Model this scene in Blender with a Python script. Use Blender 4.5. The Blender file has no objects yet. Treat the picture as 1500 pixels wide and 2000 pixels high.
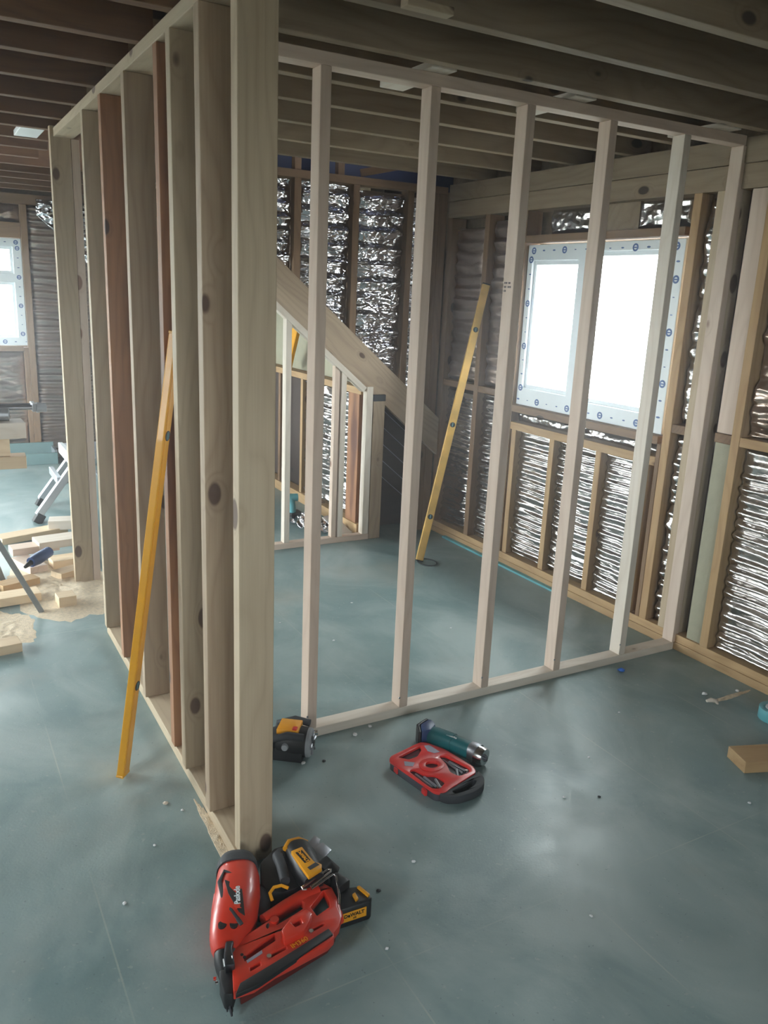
import bpy, bmesh, math, random
from mathutils import Vector, Matrix, noise
from mathutils.geometry import tessellate_polygon
random.seed(7)
S = bpy.context.scene
COL = S.collection

# ------------------------------------------------------------------ camera
def cam_axes(yaw, pitch, roll):
    cy, sy = math.cos(yaw), math.sin(yaw)
    f = Vector((sy, cy, 0)); r = Vector((cy, -sy, 0)); d = Vector((0, 0, -1))
    cp, sp = math.cos(pitch), math.sin(pitch)
    f2 = cp * f + sp * d; d2 = -sp * f + cp * d
    cr, sr = math.cos(roll), math.sin(roll)
    return cr * r + sr * d2, -sr * r + cr * d2, f2
cr_, cd_, cf_ = cam_axes(0.52258, 0.26177, -0.04424)
cam = bpy.data.cameras.new('camera'); cam.sensor_fit = 'HORIZONTAL'; cam.sensor_width = 36
cam.lens = 1591.5 / 1500 * 36; cam.clip_start = 0.05; cam.clip_end = 200
co = bpy.data.objects.new('camera', cam); COL.objects.link(co)
m = Matrix.Identity(4)
for i in range(3):
    m[i][0] = cr_[i]; m[i][1] = -cd_[i]; m[i][2] = -cf_[i]
m[2][3] = 1.6
co.matrix_world = m
S.camera = co

# ------------------------------------------------------------------ light, exposure
w = bpy.data.worlds.new('overcast_sky'); S.world = w; w.use_nodes = True
bg = w.node_tree.nodes['Background']
bg.inputs[0].default_value = (0.93, 0.965, 1.0, 1); bg.inputs[1].default_value = 3.0
S.view_settings.view_transform = 'Standard'; S.view_settings.look = 'None'
S.view_settings.gamma = 1.0; S.view_settings.use_curve_mapping = False
S.view_settings.exposure = 3.25
S.cycles.use_denoising = True
S.cycles.max_bounces = 10; S.cycles.diffuse_bounces = 6; S.cycles.glossy_bounces = 4
S.cycles.sample_clamp_indirect = 6.0
S.cycles.caustics_reflective = False; S.cycles.caustics_refractive = False

# openings for daylight; left and front ones unseen, back doors added for more light
XL, XR, YN, YF = -2.3, 3.2, -2.6, 8.05
OPEN = {  # name: wall axis, position, span, z
    'left_doors': ('x', XL, (4.2, 7.7), (0.06, 2.08)),
    'left_window': ('x', XL, (0.2, 1.2), (0.95, 2.0)),
    'right_window': ('x', XR, (2.715, 3.845), (0.995, 1.91)),
    'added_back_doors': ('y', YF, (-2.1, -0.9), (0.06, 2.08)),
    'back_window': ('y', YF, (-0.5, 0.87), (1.02, 1.92)),
    'front_window': ('y', YN, (-0.6, 1.0), (0.95, 2.0)),
}
def portal(key, inward):
    ax, p, (a, b), (z0, z1) = OPEN[key]
    l = bpy.data.lights.new('daylight_portal', 'AREA'); l.shape = 'RECTANGLE'; l.size = b - a; l.size_y = z1 - z0
    l.cycles.is_portal = True
    o = bpy.data.objects.new('daylight_portal', l); COL.objects.link(o)
    c = Vector((p, (a + b) / 2, (z0 + z1) / 2)) if ax == 'x' else Vector(((a + b) / 2, p, (z0 + z1) / 2))
    n = Vector(inward)
    o.location = c - n * 0.02
    o.rotation_euler = n.to_track_quat('-Z', 'Y').to_euler()
portal('left_doors', (1, 0, 0)); portal('left_window', (1, 0, 0)); portal('right_window', (-1, 0, 0))
portal('back_window', (0, -1, 0)); portal('added_back_doors', (0, -1, 0)); portal('front_window', (0, 1, 0))

# ------------------------------------------------------------------ materials
class NT:
    def __init__(s, name):
        s.m = bpy.data.materials.new(name); s.m.use_nodes = True
        s.t = s.m.node_tree; s.b = s.t.nodes['Principled BSDF']
    def n(s, typ, **kw):
        x = s.t.nodes.new(typ)
        for k, v in kw.items():
            if k.startswith('i_'):
                x.inputs[int(k[2:])].default_value = v
            else:
                setattr(x, k, v)
        return x
    def l(s, a, b): s.t.links.new(a, b)
    def math(s, op, a, b=None, c=None, clamp=False):
        x = s.t.nodes.new('ShaderNodeMath'); x.operation = op; x.use_clamp = clamp
        for i, v in enumerate((a, b, c)):
            if v is None: continue
            if isinstance(v, (int, float)): x.inputs[i].default_value = v
            else: s.l(v, x.inputs[i])
        return x.outputs[0]
    def mix(s, fac, a, b):
        x = s.t.nodes.new('ShaderNodeMix'); x.data_type = 'RGBA'
        for sock, v in ((x.inputs[0], fac), (x.inputs[6], a), (x.inputs[7], b)):
            if isinstance(v, (int, float)): sock.default_value = v
            elif isinstance(v, tuple): sock.default_value = (*v, 1) if len(v) == 3 else v
            else: s.l(v, sock)
        return x.outputs[2]
    def ramp(s, fac, stops):
        x = s.t.nodes.new('ShaderNodeValToRGB'); e = x.color_ramp.elements
        while len(e) < len(stops): e.new(0.5)
        for el, (p, c) in zip(e, stops):
            el.position = p; el.color = (*c, 1) if isinstance(c, tuple) else (c, c, c, 1)
        s.l(fac, x.inputs[0]); return x.outputs[0]
    def scale(s, vec, sx, sy, sz):
        x = s.t.nodes.new('ShaderNodeVectorMath'); x.operation = 'MULTIPLY'
        s.l(vec, x.inputs[0]); x.inputs[1].default_value = (sx, sy, sz); return x.outputs[0]
    def add(s, a, b):
        x = s.t.nodes.new('ShaderNodeVectorMath'); x.operation = 'ADD'
        s.l(a, x.inputs[0]); s.l(b, x.inputs[1]); return x.outputs[0]
    def noise(s, vec, scale, detail=3, rough=0.5, dist=0.0):
        x = s.n('ShaderNodeTexNoise'); x.inputs['Scale'].default_value = scale
        x.inputs['Detail'].default_value = detail; x.inputs['Roughness'].default_value = rough
        x.inputs['Distortion'].default_value = dist
        s.l(vec, x.inputs['Vector']); return x.outputs['Fac']

def srgb(r, g, b):
    f = lambda c: (c / 255 / 12.92) if c / 255 <= 0.04045 else ((c / 255 + 0.055) / 1.055) ** 2.4
    return (f(r), f(g), f(b))

def wood(name, light, dark, knot=(60, 38, 28), knots=0.55, rough=0.7, stain=None, vary=0.12):
    """softwood; local X runs along the grain"""
    k = NT(name); tc = k.n('ShaderNodeTexCoord'); oi = k.n('ShaderNodeObjectInfo')
    cmb = k.n('ShaderNodeCombineXYZ')
    for i, f in enumerate((37.0, 19.0, 53.0)):
        k.l(k.math('MULTIPLY', oi.outputs['Random'], f), cmb.inputs[i])
    v = k.add(tc.outputs['Object'], cmb.outputs[0])
    # knots
    vk = k.scale(v, 4.2, 7.5, 7.5)
    vo = k.n('ShaderNodeTexVoronoi'); k.l(vk, vo.inputs['Vector']); vo.inputs['Scale'].default_value = 1.0
    dist = vo.outputs['Distance']
    sel = k.n('ShaderNodeSeparateColor'); k.l(vo.outputs['Color'], sel.inputs[0])
    gate = k.math('LESS_THAN', sel.outputs[0], knots)
    # radius varies per knot
    rad = k.math('MULTIPLY_ADD', sel.outputs[1], 0.09, 0.07)
    kd = k.math('SUBTRACT', dist, rad)
    kn = k.math('MULTIPLY', k.ramp(kd, [(0.0, 1.0), (0.035, 0.0)]), gate)
    halo = k.math('MULTIPLY', k.ramp(kd, [(0.0, 1.0), (0.16, 0.0)]), gate)
    # grain rings bend round the knots
    warp = k.noise(k.scale(v, 1.1, 3.5, 3.5), 1.0, 2)
    gx = k.n('ShaderNodeSeparateXYZ'); k.l(v, gx.inputs[0])
    ph = k.math('ADD', k.math('MULTIPLY', gx.outputs[1], 26.0), k.math('MULTIPLY', gx.outputs[2], 17.0))
    ph = k.math('ADD', ph, k.math('MULTIPLY', warp, 9.0))
    ph = k.math('ADD', ph, k.math('MULTIPLY', halo, 1.6))
    ring = k.math('PINGPONG', ph, 0.5)
    ring = k.math('POWER', k.math('MULTIPLY', ring, 2.0), 2.0)
    fine = k.noise(k.scale(v, 3.0, 160, 160), 1.0, 3, 0.6)
    big = k.noise(k.scale(v, 1.3, 9, 9), 1.0, 3, 0.55)
    f = k.math('ADD', k.math('MULTIPLY', ring, 0.17), k.math('MULTIPLY', fine, 0.30))
    f = k.math('ADD', f, k.math('MULTIPLY', big, 0.62))
    c = k.ramp(f, [(0.28, srgb(*light)), (0.88, srgb(*dark))])
    if stain:
        st = k.noise(k.scale(v, 1.0, 5, 5), 1.3, 3)
        c = k.mix(k.ramp(st, [(0.50, 0.0), (0.64, 0.85)]), c, srgb(*stain))
    c = k.mix(k.math('MULTIPLY', halo, 0.25), c, srgb(*dark))
    c = k.mix(k.math('MULTIPLY', kn, 0.88), c, srgb(*knot))
    hs = k.n('ShaderNodeHueSaturation'); k.l(c, hs.inputs['Color'])
    r2 = k.math('FRACT', k.math('MULTIPLY', oi.outputs['Random'], 91.7))
    k.l(k.math('MULTIPLY_ADD', r2, vary * 2, 1 - vary), hs.inputs['Value'])
    hs.inputs['Hue'].default_value = 0.5
    k.l(hs.outputs[0], k.b.inputs['Base Color'])
    k.b.inputs['Roughness'].default_value = rough
    bp = k.n('ShaderNodeBump'); bp.inputs['Strength'].default_value = 0.12; bp.inputs['Distance'].default_value = 0.002
    k.l(f, bp.inputs['Height']); k.l(bp.outputs[0], k.b.inputs['Normal'])
    return k.m

def plain(name, c, rough=0.5, metal=0.0, var=0.06, nscale=18, bump=0.0, coat=0.0):
    k = NT(name); tc = k.n('ShaderNodeTexCoord')
    f = k.noise(tc.outputs['Object'], nscale, 3)
    c = srgb(*c)
    a = tuple(x * (1 - var) for x in c); b = tuple(min(1, x * (1 + var)) for x in c)
    k.l(k.ramp(f, [(0.3, a), (0.7, b)]), k.b.inputs['Base Color'])
    k.b.inputs['Roughness'].default_value = rough; k.b.inputs['Metallic'].default_value = metal
    k.b.inputs['Coat Weight'].default_value = coat
    if bump:
        bp = k.n('ShaderNodeBump'); bp.inputs['Strength'].default_value = bump; bp.inputs['Distance'].default_value = 0.004
        k.l(k.noise(tc.outputs['Object'], nscale * 4, 3), bp.inputs['Height']); k.l(bp.outputs[0], k.b.inputs['Normal'])
    return k.m

def foil_mat(name, tint=(222, 220, 224), rough=0.17, crinkle=0.28):
    k = NT(name); tc = k.n('ShaderNodeTexCoord'); P = tc.outputs['Object']
    P = k.scale(P, 0.55, 0.55, 1.2)
    d = k.n('ShaderNodeTexNoise'); d.inputs['Scale'].default_value = 9; k.l(P, d.inputs['Vector'])
    v = k.add(P, k.scale(d.outputs['Color'], 0.06, 0.06, 0.06))
    vo = k.n('ShaderNodeTexVoronoi'); vo.feature = 'DISTANCE_TO_EDGE'; vo.inputs['Scale'].default_value = 26; k.l(v, vo.inputs['Vector'])
    e = k.ramp(vo.outputs['Distance'], [(0.0, 0.0), (0.18, 1.0)])
    h = k.math('ADD', k.math('MULTIPLY', e, 0.35), k.noise(P, 24, 3, 0.5, 0.8))
    bp = k.n('ShaderNodeBump'); bp.inputs['Strength'].default_value = crinkle; bp.inputs['Distance'].default_value = 0.02
    k.l(h, bp.inputs['Height']); k.l(bp.outputs[0], k.b.inputs['Normal'])
    c = srgb(*tint)
    k.l(k.ramp(k.noise(P, 5, 3), [(0.3, tuple(x * 0.78 for x in c)), (0.7, c)]), k.b.inputs['Base Color'])
    k.b.inputs['Metallic'].default_value = 1.0; k.b.inputs['Roughness'].default_value = rough
    return k.m

def floor_mat():
    k = NT('green_film_chipboard'); P = k.n('ShaderNodeNewGeometry').outputs['Position']
    g = k.n('ShaderNodeSeparateXYZ'); k.l(P, g.inputs[0]); x, y = g.outputs[0], g.outputs[1]
    off = k.n('ShaderNodeCombineXYZ', i_0=13.37, i_1=7.71, i_2=4.391); P = k.add(P, off.outputs[0])
    base = k.ramp(k.noise(P, 3.2, 4, 0.6), [(0.32, srgb(110, 134, 135)), (0.7, srgb(130, 150, 149))])
    dust = k.ramp(k.noise(k.scale(P, 1.0, 0.7, 1), 2.0, 5, 0.62, 0.8), [(0.42, 0.0), (0.66, 0.62)])
    c = k.mix(dust, base, srgb(170, 182, 180))
    brown = k.ramp(k.noise(k.scale(P, 1.1, 1.0, 1), 1.45, 4, 0.6, 0.3), [(0.56, 0.0), (0.72, 0.4)])
    c = k.mix(brown, c, srgb(158, 152, 138))
    speck = k.ramp(k.noise(P, 60, 2, 0.5), [(0.68, 0.0), (0.74, 0.5)])
    c = k.mix(speck, c, srgb(165, 172, 168))
    dark = k.ramp(k.noise(P, 95, 2, 0.5), [(0.70, 0.0), (0.75, 0.4)])
    c = k.mix(dark, c, srgb(50, 62, 62))
    lx = k.math('LESS_THAN', k.math('PINGPONG', k.math('SUBTRACT', x, 0.29), 0.3), 0.0022)
    ly = k.math('LESS_THAN', k.math('PINGPONG', k.math('SUBTRACT', y, 1.4), 1.2), 0.0022)
    seam = k.math('MULTIPLY', k.math('MAXIMUM', lx, ly), k.ramp(k.noise(P, 3.5, 3), [(0.38, 0.03), (0.66, 0.6)]))
    c = k.mix(seam, c, srgb(176, 182, 172))
    k.l(c, k.b.inputs['Base Color'])
    k.l(k.ramp(k.noise(P, 2.6, 4, 0.6), [(0.3, 0.36), (0.7, 0.58)]), k.b.inputs['Roughness'])
    k.b.inputs['Specular IOR Level'].default_value = 0.6
    bp = k.n('ShaderNodeBump'); bp.inputs['Strength'].default_value = 0.1; bp.inputs['Distance'].default_value = 0.004
    k.l(k.noise(P, 140, 3), bp.inputs['Height']); k.l(bp.outputs[0], k.b.inputs['Normal'])
    return k.m

def glass_mat():
    k = NT('window_glass'); k.t.nodes.remove(k.b)
    tr = k.n('ShaderNodeBsdfTransparent'); tr.inputs[0].default_value = (0.95, 0.98, 0.97, 1)
    gl = k.n('ShaderNodeBsdfGlossy'); gl.inputs['Roughness'].default_value = 0.02
    mx = k.n('ShaderNodeMixShader'); mx.inputs[0].default_value = 0.06
    k.l(tr.outputs[0], mx.inputs[1]); k.l(gl.outputs[0], mx.inputs[2])
    k.l(mx.outputs[0], k.t.nodes['Material Output'].inputs[0]); return k.m

M = dict(
    treated=wood('green_treated_softwood', (190, 172, 146), (156, 134, 108), (84, 58, 46), 0.8),
    treated2=wood('treated_softwood_brownish', (172, 152, 128), (132, 108, 88), (70, 46, 36), 0.85),
    redwood=wood('reddish_stained_softwood', (168, 122, 88), (120, 80, 56), (46, 28, 24), 0.9, stain=(84, 50, 40), vary=0.04),
    pale=wood('pale_planed_softwood', (216, 196, 180), (190, 166, 148), (130, 92, 72), 0.4, vary=0.05),
    pale2=wood('white_planed_softwood', (222, 212, 200), (194, 178, 160), (120, 88, 70), 0.2, vary=0.05),
    joist=wood('brown_joist_softwood', (156, 138, 114), (118, 98, 78), (50, 36, 28), 0.5),
    joistl=wood('dark_brown_joist_softwood', (118, 86, 58), (80, 54, 36), (40, 26, 20), 0.5),
    frame=wood('orange_frame_softwood', (190, 158, 116), (150, 116, 80), (90, 56, 36), 0.5),
    frameb=wood('brown_frame_softwood', (142, 112, 84), (104, 78, 56), (60, 40, 30), 0.5),
    fresh=wood('fresh_sawn_offcut', (226, 204, 172), (200, 170, 134), (128, 86, 60), 0.35),
    floor=floor_mat(), glass=glass_mat(),
    foil=foil_mat('silver_insulation_foil', (214, 210, 208), 0.24, 0.13), foilw=foil_mat('warm_insulation_foil', (204, 186, 174), 0.3, 0.15),
    foild=foil_mat('crumpled_insulation_foil', (225, 223, 228), 0.15, 0.4),
    membrane=plain('grey_green_membrane', (158, 154, 132), 0.7, bump=0.3),
    navy=plain('navy_roof_membrane', (24, 36, 72), 0.7, var=0.2, nscale=3),
    board=plain('sheathing_board', (120, 104, 84), 0.9, var=0.2, nscale=40, bump=0.4),
    deck=plain('deck_board', (96, 76, 56), 0.9, var=0.2, nscale=40),
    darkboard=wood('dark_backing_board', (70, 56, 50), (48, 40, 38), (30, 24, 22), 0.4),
    pvc=plain('white_pvc_frame', (222, 228, 232), 0.35, var=0.02),
    bluemark=plain('blue_film_print', (58, 92, 150), 0.5),
    yellow=plain('yellow_painted_aluminium', (226, 160, 12), 0.42, var=0.05, coat=0.2),
    wornyellow=plain('worn_yellow_aluminium', (206, 164, 84), 0.4, var=0.25, nscale=7),
    yellowd=plain('tool_yellow_plastic', (232, 158, 24), 0.4, coat=0.2),
    black=plain('black_tool_plastic', (19, 19, 22), 0.5, var=0.15),
    rubber=plain('dark_grey_rubber', (50, 52, 56), 0.7, var=0.12),
    grey=plain('grey_plastic', (150, 153, 158), 0.5),
    red=plain('orange_red_tool_plastic', (206, 52, 30), 0.38, var=0.08, coat=0.25),
    redc=plain('red_case_plastic', (214, 46, 42), 0.35, var=0.05, coat=0.2),
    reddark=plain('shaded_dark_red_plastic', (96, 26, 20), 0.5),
    chrome=plain('bright_steel', (215, 215, 218), 0.18, 1.0),
    steel=plain('dull_steel', (150, 152, 158), 0.4, 1.0),
    dsteel=plain('dark_nose_steel', (84, 86, 92), 0.35, 1.0),
    alu=plain('scratched_aluminium', (186, 190, 196), 0.42, 0.85),
    greypaint=plain('grey_painted_steel', (128, 130, 130), 0.5),
    teal=plain('teal_tool_plastic', (14, 92, 98), 0.4, coat=0.2),
    tealbox=plain('teal_green_film_offcut', (112, 140, 140), 0.45),
    turq=plain('turquoise_film', (92, 158, 166), 0.4),
    white=plain('white_sheet', (226, 228, 230), 0.5, var=0.03),
    label=plain('silver_label', (150, 146, 160), 0.4),
    blue=plain('blue_plastic', (30, 110, 215), 0.4),
    navyp=plain('navy_tool_plastic', (44, 66, 112), 0.4),
    sawdust=plain('sawdust', (222, 204, 178), 0.95, var=0.14, nscale=60, bump=0.8),
    trans=plain('smoky_case_insert', (70, 68, 76), 0.25, coat=0.5),
    ink=plain('stamp_ink', (92, 80, 84), 0.8),
    cord=plain('dark_strap', (38, 42, 44), 0.7),
    ground=plain('outside_paving', (150, 150, 145), 0.9),
    wall=plain('outside_building_cladding', (110, 160, 165), 0.8),
)

# ------------------------------------------------------------------ builders
def link(o, parent=None, mat=None):
    COL.objects.link(o)
    if parent is not None:
        o.parent = parent
        pm = parent_world(parent)
        o.matrix_basis = pm.inverted() @ (mat if mat is not None else Matrix.Identity(4))
    elif mat is not None:
        o.matrix_basis = mat
    return o
PW = {}
def parent_world(o):
    mm = o.matrix_basis.copy()
    while o.parent is not None:
        o = o.parent; mm = o.matrix_basis @ mm
    return mm
def tag(o, label, cat, group=None, kind=None):
    if label: o['label'] = label
    if cat: o['category'] = cat
    if group: o['group'] = group
    if kind: o['kind'] = kind
    return o
def thing(name, label, cat, loc=(0, 0, 0), group=None):
    o = bpy.data.objects.new(name, None); o.empty_display_size = 0.1
    COL.objects.link(o); o.location = loc
    o.matrix_basis = Matrix.Translation(loc)
    return tag(o, label, cat, group)
def struct(o): o['kind'] = 'structure'; return o

def mk(name, bm, mat, parent=None, mw=None, smooth=False):
    me = bpy.data.meshes.new(name); bm.normal_update(); bm.to_mesh(me); bm.free()
    me.materials.append(mat if not isinstance(mat, str) else M[mat])
    if smooth:
        for p in me.polygons: p.use_smooth = True
        try: me.set_sharp_from_angle(angle=math.radians(38))
        except Exception: pass
    o = bpy.data.objects.new(name, me)
    if mw is None and parent is None:
        # move the origin to the bottom centre of the mesh
        vs = [v.co for v in me.vertices]
        c = Vector(((min(v.x for v in vs) + max(v.x for v in vs)) / 2, (min(v.y for v in vs) + max(v.y for v in vs)) / 2, min(v.z for v in vs)))
        me.transform(Matrix.Translation(-c)); mw = Matrix.Translation(c)
    return link(o, parent, mw)

def bmbox(bm, x0, x1, y0, y1, z0, z1, bev=0.0, mat=None):
    r = bmesh.ops.create_cube(bm, size=1.0)
    vs = r['verts']
    for v in vs:
        v.co = Vector(((x0 + x1) / 2 + v.co.x * (x1 - x0), (y0 + y1) / 2 + v.co.y * (y1 - y0), (z0 + z1) / 2 + v.co.z * (z1 - z0)))
    if bev:
        es = list({e for v in vs for e in v.link_edges})
        r = bmesh.ops.bevel(bm, geom=es, offset=bev, segments=2, affect='EDGES', profile=0.5)
        vs = list({v for f in r['faces'] for v in f.verts}) or vs
    if mat is not None:
        bmesh.ops.transform(bm, matrix=mat, verts=vs)
    return vs

def timber(name, a, b, w, d, mat, parent=None, side=None, bev=0.0025):
    """stick from a to b (centre line); w across 'side', d across the other axis"""
    a, b = Vector(a), Vector(b); L = (b - a).length; X = (b - a).normalized()
    side = Vector(side) if side else (Vector((0, 1, 0)) if abs(X.y) < 0.9 else Vector((1, 0, 0)))
    Y = (side - X * side.dot(X)).normalized(); Z = X.cross(Y)
    mw = Matrix(((X.x, Y.x, Z.x, (a.x + b.x) / 2), (X.y, Y.y, Z.y, (a.y + b.y) / 2), (X.z, Y.z, Z.z, (a.z + b.z) / 2), (0, 0, 0, 1)))
    bm = bmesh.new(); bmbox(bm, -L / 2, L / 2, -w / 2, w / 2, -d / 2, d / 2, bev)
    return mk(name, bm, mat, parent, mw)
def tb(name, x0, x1, y0, y1, z0, z1, mat, parent=None, bev=0.0025):
    dx, dy, dz = x1 - x0, y1 - y0, z1 - z0
    cx, cy, cz = (x0 + x1) / 2, (y0 + y1) / 2, (z0 + z1) / 2
    if dz >= dx and dz >= dy: return timber(name, (cx, cy, z0), (cx, cy, z1), dx, dy, mat, parent, (1, 0, 0), bev)
    if dx >= dy: return timber(name, (x0, cy, cz), (x1, cy, cz), dy, dz, mat, parent, (0, 1, 0), bev)
    return timber(name, (cx, y0, cz), (cx, y1, cz), dx, dz, mat, parent, (1, 0, 0), bev)
def simple_box(name, x0, x1, y0, y1, z0, z1, mat, parent=None, bev=0.0, mw=None):
    bm = bmesh.new(); bmbox(bm, x0, x1, y0, y1, z0, z1, bev)
    return mk(name, bm, mat, parent, mw if mw is not None else (Matrix.Identity(4) if parent is not None else None))

def bmprism(bm, outer, z0, z1, holes=(), bev=0.0):
    polys = [[Vector((p[0], p[1], 0)) for p in outer]] + [[Vector((p[0], p[1], 0)) for p in h] for h in holes]
    flat = [p for q in polys for p in q]
    tris = tessellate_polygon(polys)
    lo = [bm.verts.new((p.x, p.y, z0)) for p in flat]; hi = [bm.verts.new((p.x, p.y, z1)) for p in flat]
    for t in tris:
        for vs, flip in ((hi, False), (lo, True)):
            q = [vs[i] for i in t]
            nrm = (q[1].co - q[0].co).cross(q[2].co - q[0].co).z
            if (nrm < 0) != flip: q.reverse()
            try: bm.faces.new(q)
            except ValueError: pass
    i0 = 0
    for q in polys:
        n = len(q)
        for i in range(n):
            a, b = i0 + i, i0 + (i + 1) % n
            try: bm.faces.new((lo[a], lo[b], hi[b], hi[a]))
            except ValueError: pass
        i0 += n
    bmesh.ops.recalc_face_normals(bm, faces=bm.faces)
    if bev:
        es = [e for e in bm.edges if len(e.link_faces) == 2 and e.calc_face_angle(0) > 0.6]
        bmesh.ops.bevel(bm, geom=es, offset=bev, segments=2, affect='EDGES', profile=0.5)
def prism(name, outer, z0, z1, mat, parent=None, holes=(), bev=0.0, smooth=True, mw=None):
    bm = bmesh.new(); bmprism(bm, outer, z0, z1, holes, bev)
    return mk(name, bm, mat, parent, mw if mw is not None else (Matrix.Identity(4) if parent is not None else None), smooth)

def bmtube(bm, pts, rad, seg=10, closed=False, squash=1.0):
    """tube through pts; rad a number or one per point"""
    pts = [Vector(p) for p in pts]; n = len(pts)
    if not isinstance(rad, (list, tuple)): rad = [rad] * n
    rings = []; up = Vector((0, 0, 1))
    prev = None
    for i, p in enumerate(pts):
        a = pts[i - 1] if (i > 0 or closed) else p; b = pts[(i + 1) % n] if (i < n - 1 or closed) else p
        t = (b - a).normalized()
        if prev is None:
            u = up if abs(t.z) < 0.9 else Vector((1, 0, 0))
        else: u = prev
        u = (u - t * u.dot(t)).normalized(); prev = u; s = t.cross(u)
        rings.append([bm.verts.new(p + (s * math.cos(q) + u * squash * math.sin(q)) * rad[i]) for q in [2 * math.pi * j / seg for j in range(seg)]])
    for i in range(n if closed else n - 1):
        A, B = rings[i], rings[(i + 1) % n]
        for j in range(seg):
            bm.faces.new((A[j], A[(j + 1) % seg], B[(j + 1) % seg], B[j]))
    if not closed:
        bm.faces.new(list(reversed(rings[0]))); bm.faces.new(rings[-1])
    bmesh.ops.recalc_face_normals(bm, faces=bm.faces)
def tube(name, pts, rad, mat, parent=None, seg=12, closed=False, squash=1.0, mw=None):
    bm = bmesh.new(); bmtube(bm, pts, rad, seg, closed, squash)
    return mk(name, bm, mat, parent, mw if mw is not None else (Matrix.Identity(4) if parent is not None else None), True)

def text(name, body, size, mat, parent, mw, depth=0.0006, bold=0.0):
    cu = bpy.data.curves.new(name, 'FONT'); cu.body = body; cu.size = size; cu.extrude = depth; cu.offset = bold
    cu.align_x = 'CENTER'; cu.align_y = 'CENTER'
    tmp = bpy.data.objects.new(name, cu)
    me = bpy.data.meshes.new_from_object(tmp)
    bpy.data.objects.remove(tmp)
    me.materials.clear(); me.materials.append(M[mat])
    return link(bpy.data.objects.new(name, me), parent, mw)
def frame_mat(o, x, z):
    """matrix at o with X axis x and Z axis z"""
    X = Vector(x).normalized(); Z = Vector(z); Z = (Z - X * Z.dot(X)).normalized(); Y = Z.cross(X)
    return Matrix(((X.x, Y.x, Z.x, o[0]), (X.y, Y.y, Z.y, o[1]), (X.z, Y.z, Z.z, o[2]), (0, 0, 0, 1)))

FOIL_GROUP = 'silver foil insulation between the studs'
def foil(label, origin, u, n, width, zb, zt, mat='foil', pleat=0.05, amp=0.008, crumple=0.006, cell=0.0095, puff=0.012, seed=0, name='foil_insulation', group=None):
    """origin: left lower corner at z=0 level; u horizontal direction; n towards the room; zb/zt numbers or functions of distance"""
    u, n, o0 = Vector(u), Vector(n), Vector(origin)
    fb = zb if callable(zb) else (lambda s: zb); ft = zt if callable(zt) else (lambda s: zt)
    hmax = max(ft(s) - fb(s) for s in (0, width / 2, width))
    nu = max(4, int(width / cell)); nv = max(4, int(hmax / (cell * (0.6 if pleat else 1))))
    bm = bmesh.new(); grid = []
    for j in range(nv + 1):
        row = []
        for i in range(nu + 1):
            s = width * i / nu; z0, z1 = fb(s), ft(s); z = z0 + (z1 - z0) * j / nv
            if pleat:
                zz = z + 0.012 * noise.noise(Vector((s * 3 + seed, z * 2, seed)))
                ph = zz / pleat
                fr = ph - math.floor(ph); tri = fr / 0.62 if fr < 0.62 else (1 - fr) / 0.38; tri = tri * tri * (3 - 2 * tri) * 0.35 + tri * 0.65
                d = amp * (tri - 0.5) * 2 * (0.7 + 0.6 * noise.noise(Vector((seed + 9, s * 4, math.floor(ph) * 3.1))))
            else: d = 0
            an = 0.45 if pleat else 1.0
            d += crumple * noise.noise(Vector((s * 14 * an + seed, z * 26, seed * 1.7)))
            d += crumple * 0.6 * noise.noise(Vector((s * 38 * an, z * 40 + seed, 4.0)))
            d += crumple * 1.2 * noise.noise(Vector((s * 5 + 3, z * 5 + seed, 8.0)))
            es = min(s, width - s); ez = min(z - z0, z1 - z)
            d += puff * min(1, es / 0.06) * min(1, max(0, ez) / 0.05)
            if i in (0, nu) or j in (0, nv): d = -0.02
            p = o0 + u * s + n * d; p.z = z
            row.append(bm.verts.new(p))
        grid.append(row)
    for j in range(nv):
        for i in range(nu):
            bm.faces.new((grid[j][i], grid[j][i + 1], grid[j + 1][i + 1], grid[j + 1][i]))
    bm.normal_update()
    bmesh.ops.recalc_face_normals(bm, faces=bm.faces)
    o = mk(name, bm, mat, smooth=False)
    for p in o.data.polygons: p.use_smooth = True
    return tag(o, label, 'insulation foil', group or FOIL_GROUP)

# ------------------------------------------------------------------ room shell
simple = simple_box
struct(simple('floor', XL, XR + 0.1, YN, YF + 0.1, -0.05, 0.0, 'floor'))

def wall_with_holes(name, axis, p0, p1, a0, a1, z0, z1, holes, mat='board'):
    bm = bmesh.new()
    outer = [(a0, z0), (a1, z0), (a1, z1), (a0, z1)]
    hs = [[(h[0], h[2]), (h[0], h[3]), (h[1], h[3]), (h[1], h[2])] for h in holes]
    bmprism(bm, outer, 0, 1, hs)
    for v in bm.verts:
        a, z, t = v.co.x, v.co.y, v.co.z
        q = p0 + (p1 - p0) * t
        v.co = Vector((q, a, z)) if axis == 'x' else Vector((a, q, z))
    bmesh.ops.recalc_face_normals(bm, faces=bm.faces)
    return struct(mk(name, bm, mat))
ZC = 2.51
def hole(k): ax, p, (a, b), (z0, z1) = OPEN[k]; return (a, b, z0, z1)
wall_with_holes('wall_left', 'x', XL - 0.1, XL, YN - .1, YF + 0.1, 0, ZC, [hole('left_doors'), hole('left_window')])
wall_with_holes('wall_right', 'x', XR - 0.01, XR + 0.01, YN - .1, YF + .1, 0, ZC, [hole('right_window')])
wall_with_holes('wall_back', 'y', YF, YF + 0.1, XL, XR + .1, 0, ZC, [hole('back_window'), hole('added_back_doors')])
wall_with_holes('wall_front', 'y', YN - 0.1, YN, XL, XR, 0, ZC, [hole('front_window')])
struct(simple('wall_stair', 2.62, 2.72, 4.9, YF, 0, ZC, 'board'))
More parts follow.
